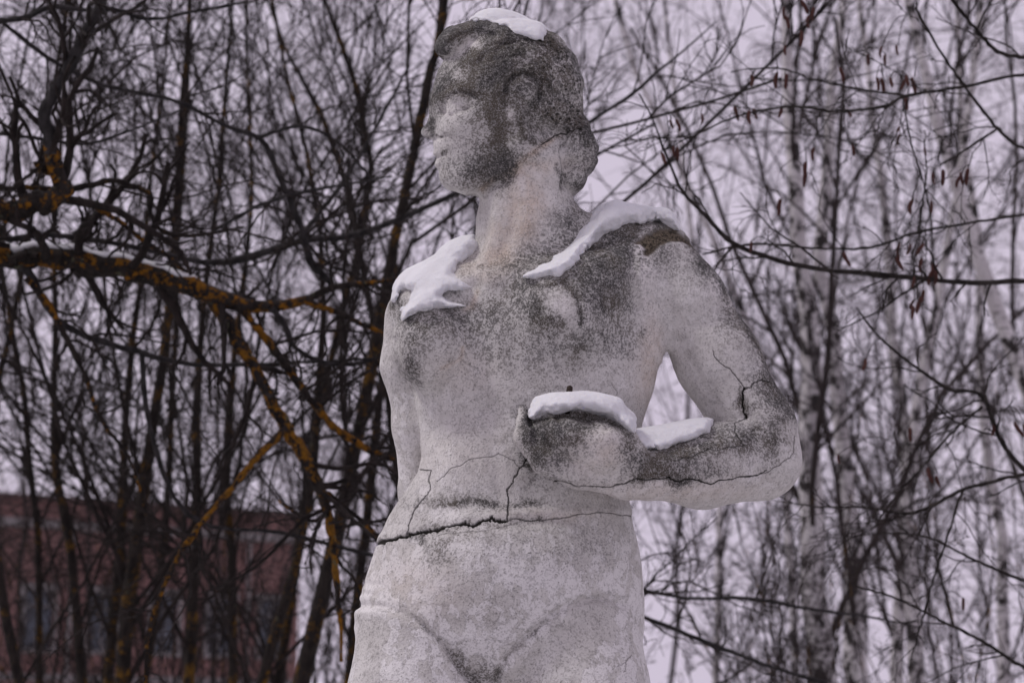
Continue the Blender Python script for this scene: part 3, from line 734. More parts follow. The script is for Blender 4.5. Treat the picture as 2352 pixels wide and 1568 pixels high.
# rusted rod end in the hand, plinth under the feet
m, t, b = new_mat('rusted_iron', .7); n = NB(t)
n.put(b.inputs['Base Color'], n.mix(n.noise(n.coord(), 200), (.012, .011, .010), (.05, .03, .02)))
def tube(path, rad, ns=8, cap=True):
    path = np.asarray(path, float); rad = np.broadcast_to(rad, len(path)); V = []; Q = []
    T = np.gradient(path, axis=0); T /= np.linalg.norm(T, axis=1, keepdims=True)+1e-12
    u = np.cross(T[0], [0.3, 0.2, 1.0]); u /= np.linalg.norm(u)
    for i, p in enumerate(path):
        u = u-T[i]*(u@T[i]); u /= np.linalg.norm(u)+1e-12; v = np.cross(T[i], u)
        a = np.arange(ns)*2*math.pi/ns
        V.append(p+rad[i]*(np.cos(a)[:, None]*u+np.sin(a)[:, None]*v))
        if i:
            k_ = np.arange(ns); Q.append(np.stack([(i-1)*ns+k_, (i-1)*ns+(k_+1) % ns, i*ns+(k_+1) % ns, i*ns+k_], 1))
    return np.concatenate(V), np.concatenate(Q)
pr = [cc(1303, 950, 205)[0], cc(1305, 915, 206)[0], cc(1308, 896, 207)[0], cc(1309, 888, 208)[0], cc(1309, 885, 208)[0]]
V, Q = tube(local_to_world(np.array(pr)), np.array([5, 5, 6, 5.5, 2])*S*1.15)
mesh_from('iron_rod', V, Q, m, statue)
def box_vq(lo, hi, bev=0.0):
    bm = bmesh.new(); bmesh.ops.create_cube(bm, size=1)
    for v in bm.verts: v.co = [lo[i]+(hi[i]-lo[i])*(v.co[i]+.5) for i in range(3)]
    if bev: bmesh.ops.bevel(bm, geom=bm.edges[:], offset=bev, segments=2, affect='EDGES')
    return bm
def bm_obj(name, bm, mat, parent=None, smooth=False):
    off = Vector((0, 0, 0)); p = parent
    while p is not None: off += Vector(p.location); p = p.parent
    for v in bm.verts: v.co -= off
    me = bpy.data.meshes.new(name); bm.to_mesh(me); bm.free()
    if mat: me.materials.append(mat)
    o = bpy.data.objects.new(name, me); col.objects.link(o); o.parent = parent
    return o
bx, by = float(base_pt[0]), float(base_pt[1])
zt = float(WB[:, 2].min())+0.02
bm_obj('plinth', box_vq((bx-.45, by-.42, -.1), (bx+.45, by+.42, zt), .02), M_STONE, statue)
m, t, b = new_mat('snow_ground', .8); n = NB(t)
n.put(b.inputs['Base Color'], n.mix(n.noise(n.coord(), .6, 5), (.42, .41, .41), (.62, .62, .64)))
n.put(b.inputs['Normal'], n.bump(n.noise(n.coord(), 3, 6), .5, .08))
g = np.linspace(-400, 400, 81); gx, gy = np.meshgrid(g, g, indexing='ij')
gz = .12*np.sin(gx*.11+1)*np.cos(gy*.09)*np.clip(np.hypot(gx, gy-3)/20, 0, 1)
i = np.arange(81*81).reshape(81, 81)
o = mesh_from('ground', np.stack([gx, gy, gz], -1).reshape(-1, 3), np.stack([i[:-1, :-1], i[1:, :-1], i[1:, 1:], i[:-1, 1:]], -1).reshape(-1, 4), m)
tag(o, 'snow covered ground', None, None, 'structure')
# ------------------------------------------------------------------ trees: tools
rt = np.random.default_rng(77)
def resample(path, K, smooth=True):
    p = np.asarray(path, float)
    if smooth and len(p) > 2:
        q = np.vstack([2*p[0]-p[1], p, 2*p[-1]-p[-2]]); out = []
        for i in range(1, len(q)-2):
            t = np.linspace(0, 1, 8, endpoint=False)[:, None]
            a, b, c, d = q[i-1], q[i], q[i+1], q[i+2]
            out.append(.5*((2*b)+(-a+c)*t+(2*a-5*b+4*c-d)*t**2+(-a+3*b-3*c+d)*t**3))
        p = np.vstack(out+[p[-1:]])
    s = np.r_[0, np.cumsum(np.linalg.norm(np.diff(p, axis=0), axis=1))]
    u = np.linspace(0, s[-1], K)
    return np.stack([np.interp(u, s, p[:, j]) for j in range(p.shape[1])], 1)
def tubes(P, R, ns):
    "P (N,K,3), R (N,K) -> vertices and quads of N tapering tubes"
    N, K, _ = P.shape
    T = np.gradient(P, axis=1); T /= np.linalg.norm(T, axis=2, keepdims=True)+1e-12
    mean = P[:, -1]-P[:, 0]; mean /= np.linalg.norm(mean, axis=1, keepdims=True)+1e-12
    ref = np.cross(mean, np.where(np.abs(mean[:, 2:3]) < .8, np.array([[0, 0, 1.0]]), np.array([[1.0, 0, 0]])))
    u = ref[:, None]-T*np.sum(ref[:, None]*T, 2, keepdims=True); u /= np.linalg.norm(u, axis=2, keepdims=True)+1e-12
    v = np.cross(T, u)
    a = np.arange(ns)*2*math.pi/ns
    V = P[:, :, None]+R[:, :, None, None]*(np.cos(a)[None, None, :, None]*u[:, :, None]+np.sin(a)[None, None, :, None]*v[:, :, None])
    base = (np.arange(N)*K*ns)[:, None, None]+(np.arange(K-1)*ns)[None, :, None]; k = np.arange(ns)[None, None]
    Q = np.stack([base+k, base+(k+1) % ns, base+ns+(k+1) % ns, base+ns+k], -1).reshape(-1, 4)
    return V.reshape(-1, 3), Q
def join(*vq):
    V, Q, o = [], [], 0
    for v, q in vq:
        V.append(v); Q.append(q+o); o += len(v)
    return np.concatenate(V), np.concatenate(Q)
def project(P):
    d = P-CAM; z = d@FW
    return 1176+(d@RT)/z/KPX, 784-(d@UP)/z/KPX, z
def spawn(P, R, n, t0, t1, lmin, lmax, ang0, ang1, K, rr, rmin, wander=.25, lift=0.0, grav=0.0, keep=None, tpow=1.0, rel=True):
    "side shoots along a batch of limbs"
    N, Kp, _ = P.shape
    plen = np.linalg.norm(np.diff(P, axis=1), axis=2).sum(1)
    cnt = n if np.ndim(n) else np.full(N, n)
    idx = np.repeat(np.arange(N), cnt); M = len(idx)
    t = t0+(t1-t0)*rt.random(M)**tpow; f = t*(Kp-1); i = np.minimum(f.astype(int), Kp-2); w = (f-i)[:, None]
    pos = P[idx, i]*(1-w)+P[idx, i+1]*w; tan = P[idx, i+1]-P[idx, i]; tan /= np.linalg.norm(tan, axis=1, keepdims=True)+1e-12
    r0 = R[idx, i]*(1-w[:, 0])+R[idx, i+1]*w[:, 0]
    if keep is not None:
        k = keep(pos); idx, pos, tan, r0, t = idx[k], pos[k], tan[k], r0[k], t[k]; M = len(idx)
    rv = rt.normal(size=(M, 3)); perp = rv-tan*np.sum(rv*tan, 1, keepdims=True); perp /= np.linalg.norm(perp, axis=1, keepdims=True)
    a = np.radians(ang0+(ang1-ang0)*rt.random(M))[:, None]
    d = tan*np.cos(a)+perp*np.sin(a); d[:, 2] += lift; d /= np.linalg.norm(d, axis=1, keepdims=True)
    L = lmin+(lmax-lmin)*rt.random(M)
    if rel: L = L*plen[idx]*(1-.55*t)
    out = np.zeros((M, K, 3)); out[:, 0] = pos
    for k in range(1, K):
        out[:, k] = out[:, k-1]+d*(L/(K-1))[:, None]
        d = d+rt.normal(size=(M, 3))*wander; d[:, 2] += grav
        d /= np.linalg.norm(d, axis=1, keepdims=True)
    r = np.maximum(rr*r0, rmin)
    rad = r[:, None]*np.linspace(1, .45, K)[None]
    return out, np.maximum(rad, rmin*.5)
def in_frame(mx=260, my=260):
    def k(p):
        x, y, z = project(p); return (x > -mx) & (x < 2352+mx) & (y > -my) & (y < 1568+my)
    return k

def bark_material(name, dark, light, lichen=0.0, lcol=(.36, .15, .018), scale=18):
    m, t, b = new_mat(name, .95); n = NB(t); co = n.coord('Object')
    f = n.noise(n.scale(co, (1, 1, .35)), scale*2.5, 4, .6)
    c = n.mix(n.ramp(f, .35, .65), dark, light)
    if lichen:
        g = n.math('ADD', n.math('MULTIPLY', n.noise(co, scale*.55, 3, .6), .55), n.math('MULTIPLY', n.noise(co, scale*4.2, 4, .7, .4), .45))
        k = n.ramp(g, .60-lichen, .635-lichen)
        c = n.mix(k, c, n.mix(n.ramp(n.noise(co, scale*4, 2), .35, .65), lcol, (lcol[0]*.55, lcol[1]*.62, lcol[2]*1.2)))
        # a greener, paler crust beside the orange one
        k2 = n.ramp(n.noise(n.scale(co, (1, 1, 1.01)), scale*1.7, 3, .6), .70-lichen*.5, .74-lichen*.5)
        c = n.mix(n.math('MULTIPLY', k2, .7), c, (.085, .09, .055))
        n.put(b.inputs['Normal'], n.bump(n.math('ADD', f, n.math('MULTIPLY', k, .8)), .8, .006))
    n.put(b.inputs['Base Color'], c)
    return m
M_BARK = bark_material('dark_bark', (.010, .008, .007), (.026, .021, .018), .062, lcol=(.13, .066, .009))
M_CBARK = bark_material('catkin_bark', (.012, .010, .009), (.034, .029, .026), .0)
M_BOUGH = bark_material('lichen_bark', (.009, .007, .006), (.026, .021, .018), .095, lcol=(.19, .08, .006), scale=15)
M_BOUGH2 = bark_material('heavy_lichen_bark', (.009, .007, .006), (.026, .021, .018), .118, lcol=(.185, .082, .007), scale=17)
M_GREY = bark_material('grey_bark', (.015, .014, .014), (.036, .033, .033), .0)
M_TWIG = bark_material('twig_bark', (.010, .008, .007), (.026, .020, .018), .0)
M_BTWIG = bark_material('birch_twig_bark', (.020, .015, .015), (.048, .038, .037), .0)
def birch_material():
    m, t, b = new_mat('birch_bark', .85); n = NB(t); co = n.coord('Object')
    ban = n.noise(n.scale(co, (6, 6, 34)), 2.2, 4, .6)
    blk = n.noise(n.scale(co, (7, 7, 5)), 1.7, 4, .65)
    c = n.mix(n.ramp(n.noise(co, 6, 4), .35, .65), (.44, .415, .42), (.58, .555, .56))
    c = n.mix(n.math('MULTIPLY', n.ramp(ban, .56, .66), .75), c, (.12, .105, .10))
    c = n.mix(n.ramp(blk, .53, .57), c, (.035, .031, .030))
    n.put(b.inputs['Base Color'], c); return m
M_BIRCH = birch_material()

def trunk_path(pts, z, dz=0.0, top=2.5):
    "traced trunk -> world polyline, run down to the ground and up past the frame; pts (px, py, r px)"
    w_ = [np.r_[at(x, y, z+dz*(1-y/1568.0)), r*KPX*z] for x, y, r in pts]
    b0, b1 = w_[0], w_[1]
    d = (b0[:3]-b1[:3]); d = d/abs(d[2]) if d[2] < -1e-3 else np.array([0, 0, -1.0])
    foot = b0[:3].copy(); h = foot[2]
    foot = foot+np.array([d[0]*h*.35, d[1]*h*.35, -h-.05])
    mid = (b0[:3]+foot)/2+np.array([d[0]*.1*h, 0, 0])
    r0 = b0[3]
    e = w_[-1][:3]-w_[-2][:3]; e /= np.linalg.norm(e)
    tip = w_[-1][:3]+e*top+np.array([0, 0, .3*top])
    return np.vstack([np.r_[foot, r0*1.25], np.r_[mid, r0*1.1]]+w_+[np.r_[tip, w_[-1][3]*.4]])

def make_tree(name, label, cat, pts, z, group, bark=None, twig=None, n1=16, n2=7, n3=6, n4=0, l1=(.22, .42), l2=(.3, .55), l3=(.35, .7), a1=(22, 48), lift=.25, grav=0.0,
              wander=.16, rmin=.0022, dz=0.0, ns=9, top=2.5, t0=.22, mx=260, K0=26, rough=.0, rr=.45):
    T = trunk_path(pts, z, dz, top); T = resample(T, K0)
    P0, R0 = T[None, :, :3], T[None, :, 3]
    P0 = P0+rt.normal(size=P0.shape)*R0[:, :, None]*.35
    root = empty(name, tuple(T[0, :3]*np.array([1, 1, 0])))
    tag(root, label, cat, group)
    R0r = R0*(1+rough*rt.normal(size=R0.shape))
    V, Q = tubes(P0, R0r, ns)
    mesh_from('trunk', V, Q, bark or M_BARK, root)
    kf = in_frame(mx, mx)
    P1, R1 = spawn(P0, R0, n1, t0, .97, *l1, *a1, 9, rr, rmin*1.5, wander, lift, grav, keep=in_frame(700, 700))
    vq = [tubes(P1, R1, 5)]
    if len(P1):
        P2, R2 = spawn(P1, R1, n2, .12, .98, *l2, 25, 60, 7, .6, rmin*1.2, wander*1.2, lift*.5, grav*1.3, keep=in_frame(450, 450))
        vq.append(tubes(P2, R2, 4))
        P3, R3 = spawn(P2, R2, n3, .1, .98, *l3, 25, 65, 5, .6, rmin, wander*1.3, lift*.3, grav*1.6, keep=kf)
        vq.append(tubes(P3, R3, 3))
        if n4:
            P4, R4 = spawn(P3, R3, n4, .1, .95, .35, .75, 25, 65, 4, .7, rmin*.85, wander*1.3, 0, grav*2, keep=kf)
            vq.append(tubes(P4, R4, 3))
    V, Q = join(*vq)
    tag(mesh_from('crown', V, Q, twig or M_TWIG, root), kind='stuff')
    return root
# ------------------------------------------------------------------ the building far behind
def building():
    m1, t, b = new_mat('pink_render', .9); n = NB(t); co = n.coord()
    c = n.mix(n.ramp(n.noise(co, 1.3, 6, .65), .3, .7), (.15, .082, .077), (.20, .115, .108))
    c = n.mix(n.math('MULTIPLY', n.ramp(n.noise(n.scale(co, (3, 3, .5)), 2, 4), .55, .7), .5), c, (.10, .06, .055))
    n.put(b.inputs['Base Color'], c)
    m2, t, b = new_mat('pale_trim', .85); n = NB(t)
    n.put(b.inputs['Base Color'], n.mix(n.noise(n.coord(), 4, 4), (.17, .155, .155), (.23, .215, .215)))
    m3, t, b = new_mat('window_glass', .08); n = NB(t); b.inputs['Base Color'].default_value = (.045, .055, .075, 1); b.inputs['Specular IOR Level'].default_value = .6
    m4, t, b = new_mat('dark_roof', .7); n = NB(t)
    n.put(b.inputs['Base Color'], n.mix(n.noise(n.coord(), 6, 4), (.055, .035, .035), (.10, .065, .06)))
    A = at(-420, 1105, 57.2); B = at(690, 1176, 64.7); H = 9.5
    A[2] = B[2] = 0
    u = (B-A); Ln = np.linalg.norm(u); u /= Ln; nrm = np.array([-u[1], u[0], 0])     # nrm points away from the viewer
    root = empty('pink_building', (float(A[0]), float(A[1]), 0)); tag(root, 'two-storey pink building with pale window surrounds, behind the thicket', 'building')
    def blk(name, s0, s1, d0, d1, z0, z1, mat, parent, bev=0):
        bm = box_vq((s0, d0, z0), (s1, d1, z1), bev)
        for v in bm.verts:
            s_, d_, z_ = v.co; v.co = Vector(A+u*s_+nrm*d_+np.array([0, 0, z_]))
        return bm_obj(name, bm, mat, parent)
    # wall as piers and bands round real openings
    ppm = Ln/1110.0
    cols = [(x+420)*ppm for x in (-330, -200, -65, 68, 215, 360, 496, 625)]
    ww = .43; rows = [(5.0, 6.75), (1.4, 3.3)]
    parts = []; bm = bmesh.new()
    def add(bmx, s0, s1, d0, d1, z0, z1):
        k = box_vq((s0, d0, z0), (s1, d1, z1)); me = bpy.data.meshes.new('tmp'); k.to_mesh(me); k.free(); bmx.from_mesh(me); bpy.data.meshes.remove(me)
    prev = 0
    for c in cols:
        add(bm, prev, c-ww, 0, .45, 0, H-.9); prev = c+ww
        for z0, z1 in ((0, rows[1][0]), (rows[1][1], rows[0][0]), (rows[0][1], H-.9)): add(bm, c-ww, c+ww, 0, .448, z0, z1)
    add(bm, prev, Ln, 0, .45, 0, H-.9)
    add(bm, 0, .45, .45, 11, 0, H-.9); add(bm, Ln-.45, Ln, .45, 11, 0, H-.9); add(bm, .45, Ln-.45, 10.55, 11, 0, H-.9)
    for v in bm.verts:
        s_, d_, z_ = v.co; v.co = Vector(A+u*s_+nrm*d_+np.array([0, 0, z_]))
    bm_obj('wall', bm, m1, root)
    blk('cornice', -.12, Ln+.12, -.14, 11.1, H-.9, H-.62, m2, root, .03)
    blk('parapet', 0, Ln, 0, 11, H-.62, H-.06, m1, root)
    blk('roof', -.25, Ln+.25, -.22, 11.2, H-.06, H+.10, m4, root)
    blk('string_course', -.04, Ln+.04, -.06, 0.002, 4.05, 4.27, m2, root)
    for c in cols:
        for z0, z1 in rows:
            wr = blk('window', c-ww-.14, c+ww+.14, -.05, -.002, z1, z1+.2, m2, root)           # lintel carries the window's pieces
            blk('jamb', c-ww-.14, c-ww, -.05, -.002, z0, z1-.002, m2, wr); blk('jamb', c+ww, c+ww+.14, -.05, -.002, z0, z1-.002, m2, wr)
            blk('sill', c-ww-.2, c+ww+.2, -.12, -.002, z0-.12, z0-.002, m2, wr)
            blk('pane', c-ww, c+ww, .16, .18, z0, z1, m3, wr)
            blk('mullion', c-.03, c+.03, .11, .158, z0, z1, m2, wr); blk('transom', c-ww, c+ww, .115, .157, z1-.5, z1-.44, m2, wr)
    for c in (cols[3]+.92, cols[6]+.86): blk('downpipe', c-.06, c+.06, -.16, -.04, .2, H-.95, m2, root, .02)
building()
# ------------------------------------------------------------------ the thicket on the left, the birches on the right
TG = 'slender bare trees of the thicket'
def st(label, pts, z, **k):
    a = dict(n1=15, n2=9, n3=6, rmin=.0025, rr=.38, group=TG, rough=.06); a.update(k)
    return make_tree('thicket_tree', label, 'tree', pts, z, bark=M_BARK, twig=M_TWIG, **a)
st('straight bare tree with orange lichen spots, tallest left of centre in the thicket', [(280,1568,17),(300,1384,16),(325,1184,15),(345,1024,14),(360,934,13),(372,800,12),(400,560,10),(415,350,8),(430,100,6),(440,-60,5)], 7.6)
st('dark stem leaning left, nearest the left edge windows of the pink building', [(190,1568,12),(165,1284,11),(130,1084,10),(125,934,9),(132,784,8),(120,600,7),(140,350,6),(150,60,4)], 8.2)
st('thin dark stem just left of the tall lichen-spotted tree', [(245,1568,12),(270,1234,11),(285,1034,10),(305,809,8),(330,600,6),(345,380,5),(380,120,4)], 8.8)
st('dark upright stem right of the tall lichen-spotted tree, passing between building windows', [(440,1568,14),(445,1334,13),(455,1134,12),(460,934,10),(470,700,8),(500,450,6),(520,200,4)], 8.0)
st('slender stem in front of the right end of the pink building', [(537,1568,11),(530,1284,10),(517,1084,9),(530,884,8),(560,640,7),(580,400,5),(570,150,4)], 8.6)
st('stem leaning right across the end corner of the pink building', [(600,1568,13),(660,1384,12),(700,1184,11),(715,1034,10),(740,800,8),(735,560,7),(700,330,5),(640,80,4)], 7.4)
st('stout dark stem beside the statue\'s hip, running up behind its hanging arm', [(700,1568,19),(738,1384,18),(785,1184,16),(830,984,15),(862,784,14),(900,600,12),(945,380,11),(990,180,10),(1018,30,9),(1030,-60,8)], 7.0, n1=18)
st('bent stem at the lower left corner of the picture', [(50,1568,12),(22,1434,12),(-10,1300,11),(-30,1050,10),(10,800,8),(60,560,6)], 7.2, n1=14)
st('thin stem rising to the top edge left of the statue\'s face', [(640,1568,12),(690,1200,11),(760,800,9),(850,450,8),(825,225,7),(805,125,6),(735,-20,5)], 9.2)
st('dark thin stem crossing behind the snowy bough up to the top edge', [(330,1568,9),(390,1150,9),(400,800,8),(405,600,8),(415,480,7),(428,250,6),(437,-20,5)], 9.8)
st('stem with orange specks close to the statue\'s shoulder', [(800,1568,11),(840,1200,11),(880,850,10),(905,640,9),(920,450,8),(960,330,7),(1000,90,6)], 8.4, n1=18)
st('sloping thin stem crossing the upper left sky towards the statue\'s head', [(960,1568,10),(900,1000,9),(830,600,8),(765,325,7),(700,200,6),(615,0,4)], 9.6)
st('slender stem half hidden by the bent stem at the far left', [(95,1568,9),(85,1250,9),(60,950,8),(20,700,7),(-10,420,5)], 9.0)
BG = 'bare birches on the right'
def bt(label, pts, z, **k):
    a = dict(n1=13, n2=8, n3=7, rmin=.0019, rr=.30, group=BG, grav=-.05, lift=.35, a1=(18, 40), wander=.13, rough=.03); a.update(k)
    return make_tree('birch_tree', label, 'tree', pts, z, bark=M_BIRCH, twig=M_BTWIG, **a)
bt('white-barked birch with black scars, right behind the statue\'s elbow', [(1885,1568,32),(1868,1350,31),(1860,1150,28),(1856,900,25),(1838,600,20),(1822,300,16),(1808,60,11),(1800,-60,10)], 11.0)
bt('white birch stem just right of the scarred birch', [(1968,1568,28),(1966,1380,27),(1950,1150,20),(1925,900,17),(1893,650,16),(1888,480,15),(1902,300,12),(1925,100,10),(1945,-60,9)], 12.0)
bt('birch leaning left across the upper right corner', [(2480,1568,23),(2420,1150,21),(2352,870,19),(2290,730,18),(2232,560,17),(2192,420,15),(2162,300,14),(2130,150,11),(2080,-20,9)], 10.0)
bt('thin birch sapling between the scarred birch and the statue\'s hip', [(1640,1568,9),(1650,1350,8),(1655,1150,8),(1640,900,7),(1600,600,6),(1560,300,5)], 14.0, n1=18)
bt('dim grey birch far behind the catkin branches', [(2060,1568,16),(2070,1300,15),(2085,1000,13),(2050,700,11),(2020,400,9),(1990,150,7)], 15.0)
bt('grey trunk at the lower right, low branches spreading', [(2110,1568,20),(2095,1350,18),(2090,1150,16),(2120,900,13),(2170,600,10),(2220,300,8)], 13.0, n1=26)
bt('faint slanting birch between the statue\'s head and the birch pair', [(1830,1568,10),(1800,1000,9),(1700,700,8),(1590,450,7),(1480,200,6),(1420,20,5)], 13.0)
bt('slim birch close to the right edge, behind the dark trunk', [(2300,1568,15),(2290,1200,13),(2260,900,11),(2250,600,9),(2210,300,8),(2200,50,6)], 14.5)
# the wood beyond: nobody could count its stems
def wood():
    vq = []; kf = in_frame(900, 120)
    for z, xs, n1, seed in [(19, np.r_[np.linspace(-950, -320, 5), np.linspace(-200, 2500, 17), np.linspace(2620, 3250, 5)], 12, 1), (27, np.linspace(-900, 3200, 23), 12, 2)]:
        for x in xs:
            if 1380 < x < 2000 and rt.random() < .55: continue
            x = x+rt.normal()*40; lean = rt.normal()*110; r = rt.uniform(3, 7)
            T = resample(trunk_path([(x, 1568, r), (x+lean*.3, 1150, r*.9), (x+lean*.5, 700, r*.7), (x+lean, rt.uniform(-60, 350), r*.3)], z+rt.normal()*2, top=1.0), 16)
            P0, R0 = T[None, :, :3], T[None, :, 3]
            P0 = P0+rt.normal(size=P0.shape)*.05
            P1, R1 = spawn(P0, R0, n1, .2, .97, .2, .42, 18, 45, 7, .35, .005, .15, .3, -.02, keep=in_frame(1000, 300))
            if not len(P1): continue
            P2, R2 = spawn(P1, R1, 7, .1, .98, .3, .6, 25, 60, 5, .6, .0055, .2, .1, -.03, keep=kf)
            P3, R3 = spawn(P2, R2, 4, .1, .98, .4, .8, 25, 60, 4, .6, .005, .22, 0, -.05, keep=kf)
            vq += [tubes(P0, R0, 5), tubes(P1, R1, 4), tubes(P2, R2, 3), tubes(P3, R3, 3)]
    V, Q = join(*vq)
    o = mesh_from('woodland', V, Q, M_BTWIG); tag(o, 'tangle of bare twigs of the wood beyond', 'wood', None, 'stuff')
    print('wood quads', len(Q))
wood()

def shrub(label, x0, z, h, n, spread, twig, thick=.009):
    "a many-stemmed bush rising from one foot"
    foot = at(x0, 1568, z); foot[2] = 0
    root = empty('bare_shrub', tuple(foot)); tag(root, label, 'shrub', 'bare shrubs under the trees')
    K = 12; P = np.zeros((n, K, 3)); P[:, 0] = foot+rt.normal(size=(n, 3))*np.array([.25, .25, 0])
    d = np.c_[rt.normal(size=n)*spread, rt.normal(size=n)*spread, np.ones(n)]; d /= np.linalg.norm(d, axis=1, keepdims=True)
    L = h*rt.uniform(.65, 1.1, n)
    for k in range(1, K):
        P[:, k] = P[:, k-1]+d*(L/(K-1))[:, None]; d = d+rt.normal(size=(n, 3))*.10; d[:, 2] += .02; d /= np.linalg.norm(d, axis=1, keepdims=True)
    R = thick*rt.uniform(.6, 1.2, n)[:, None]*np.linspace(1, .25, K)[None]
    for k in range(n):
        V, Q = tubes(P[k:k+1], R[k:k+1], 5); mesh_from('stem', V, Q, M_BARK, root)
    P1, R1 = spawn(P, R, 10, .25, .98, .16, .36, 22, 55, 7, .5, .0028, .18, .2, 0, keep=in_frame(200, 200))
    P2, R2 = spawn(P1, R1, 6, .15, .98, .3, .6, 25, 60, 5, .6, .0024, .2, .1, 0, keep=in_frame(100, 100))
    P3, R3 = spawn(P2, R2, 3, .15, .98, .3, .7, 25, 60, 4, .6, .002, .2, .1, 0, keep=in_frame(100, 100))
    V, Q = join(tubes(P1, R1, 4), tubes(P2, R2, 3), tubes(P3, R3, 3)); tag(mesh_from('twigs', V, Q, twig, root), kind='stuff')
shrub('dense brown shrub in the lower left corner before the pink building', 120, 9.5, 3.3, 22, .22, M_TWIG)
shrub('twiggy shrub before the middle windows of the pink building', 420, 10.5, 3.5, 22, .22, M_TWIG)
shrub('shrub between the pink building\'s end and the statue\'s hip', 760, 9.0, 3.3, 18, .22, M_TWIG)
shrub('low twiggy shrub just right of the statue\'s hip', 1600, 10.5, 3.7, 14, .28, M_BTWIG)
shrub('brown shrub at the foot of the scarred birch', 1830, 9.5, 3.5, 14, .28, M_BTWIG)
shrub('dense shrub at the lower right under the spreading boughs', 2120, 9.0, 3.4, 17, .26, M_BTWIG)
shrub('shrub in the lower right corner beside the dark trunk', 2330, 10.0, 3.6, 15, .24, M_BTWIG)
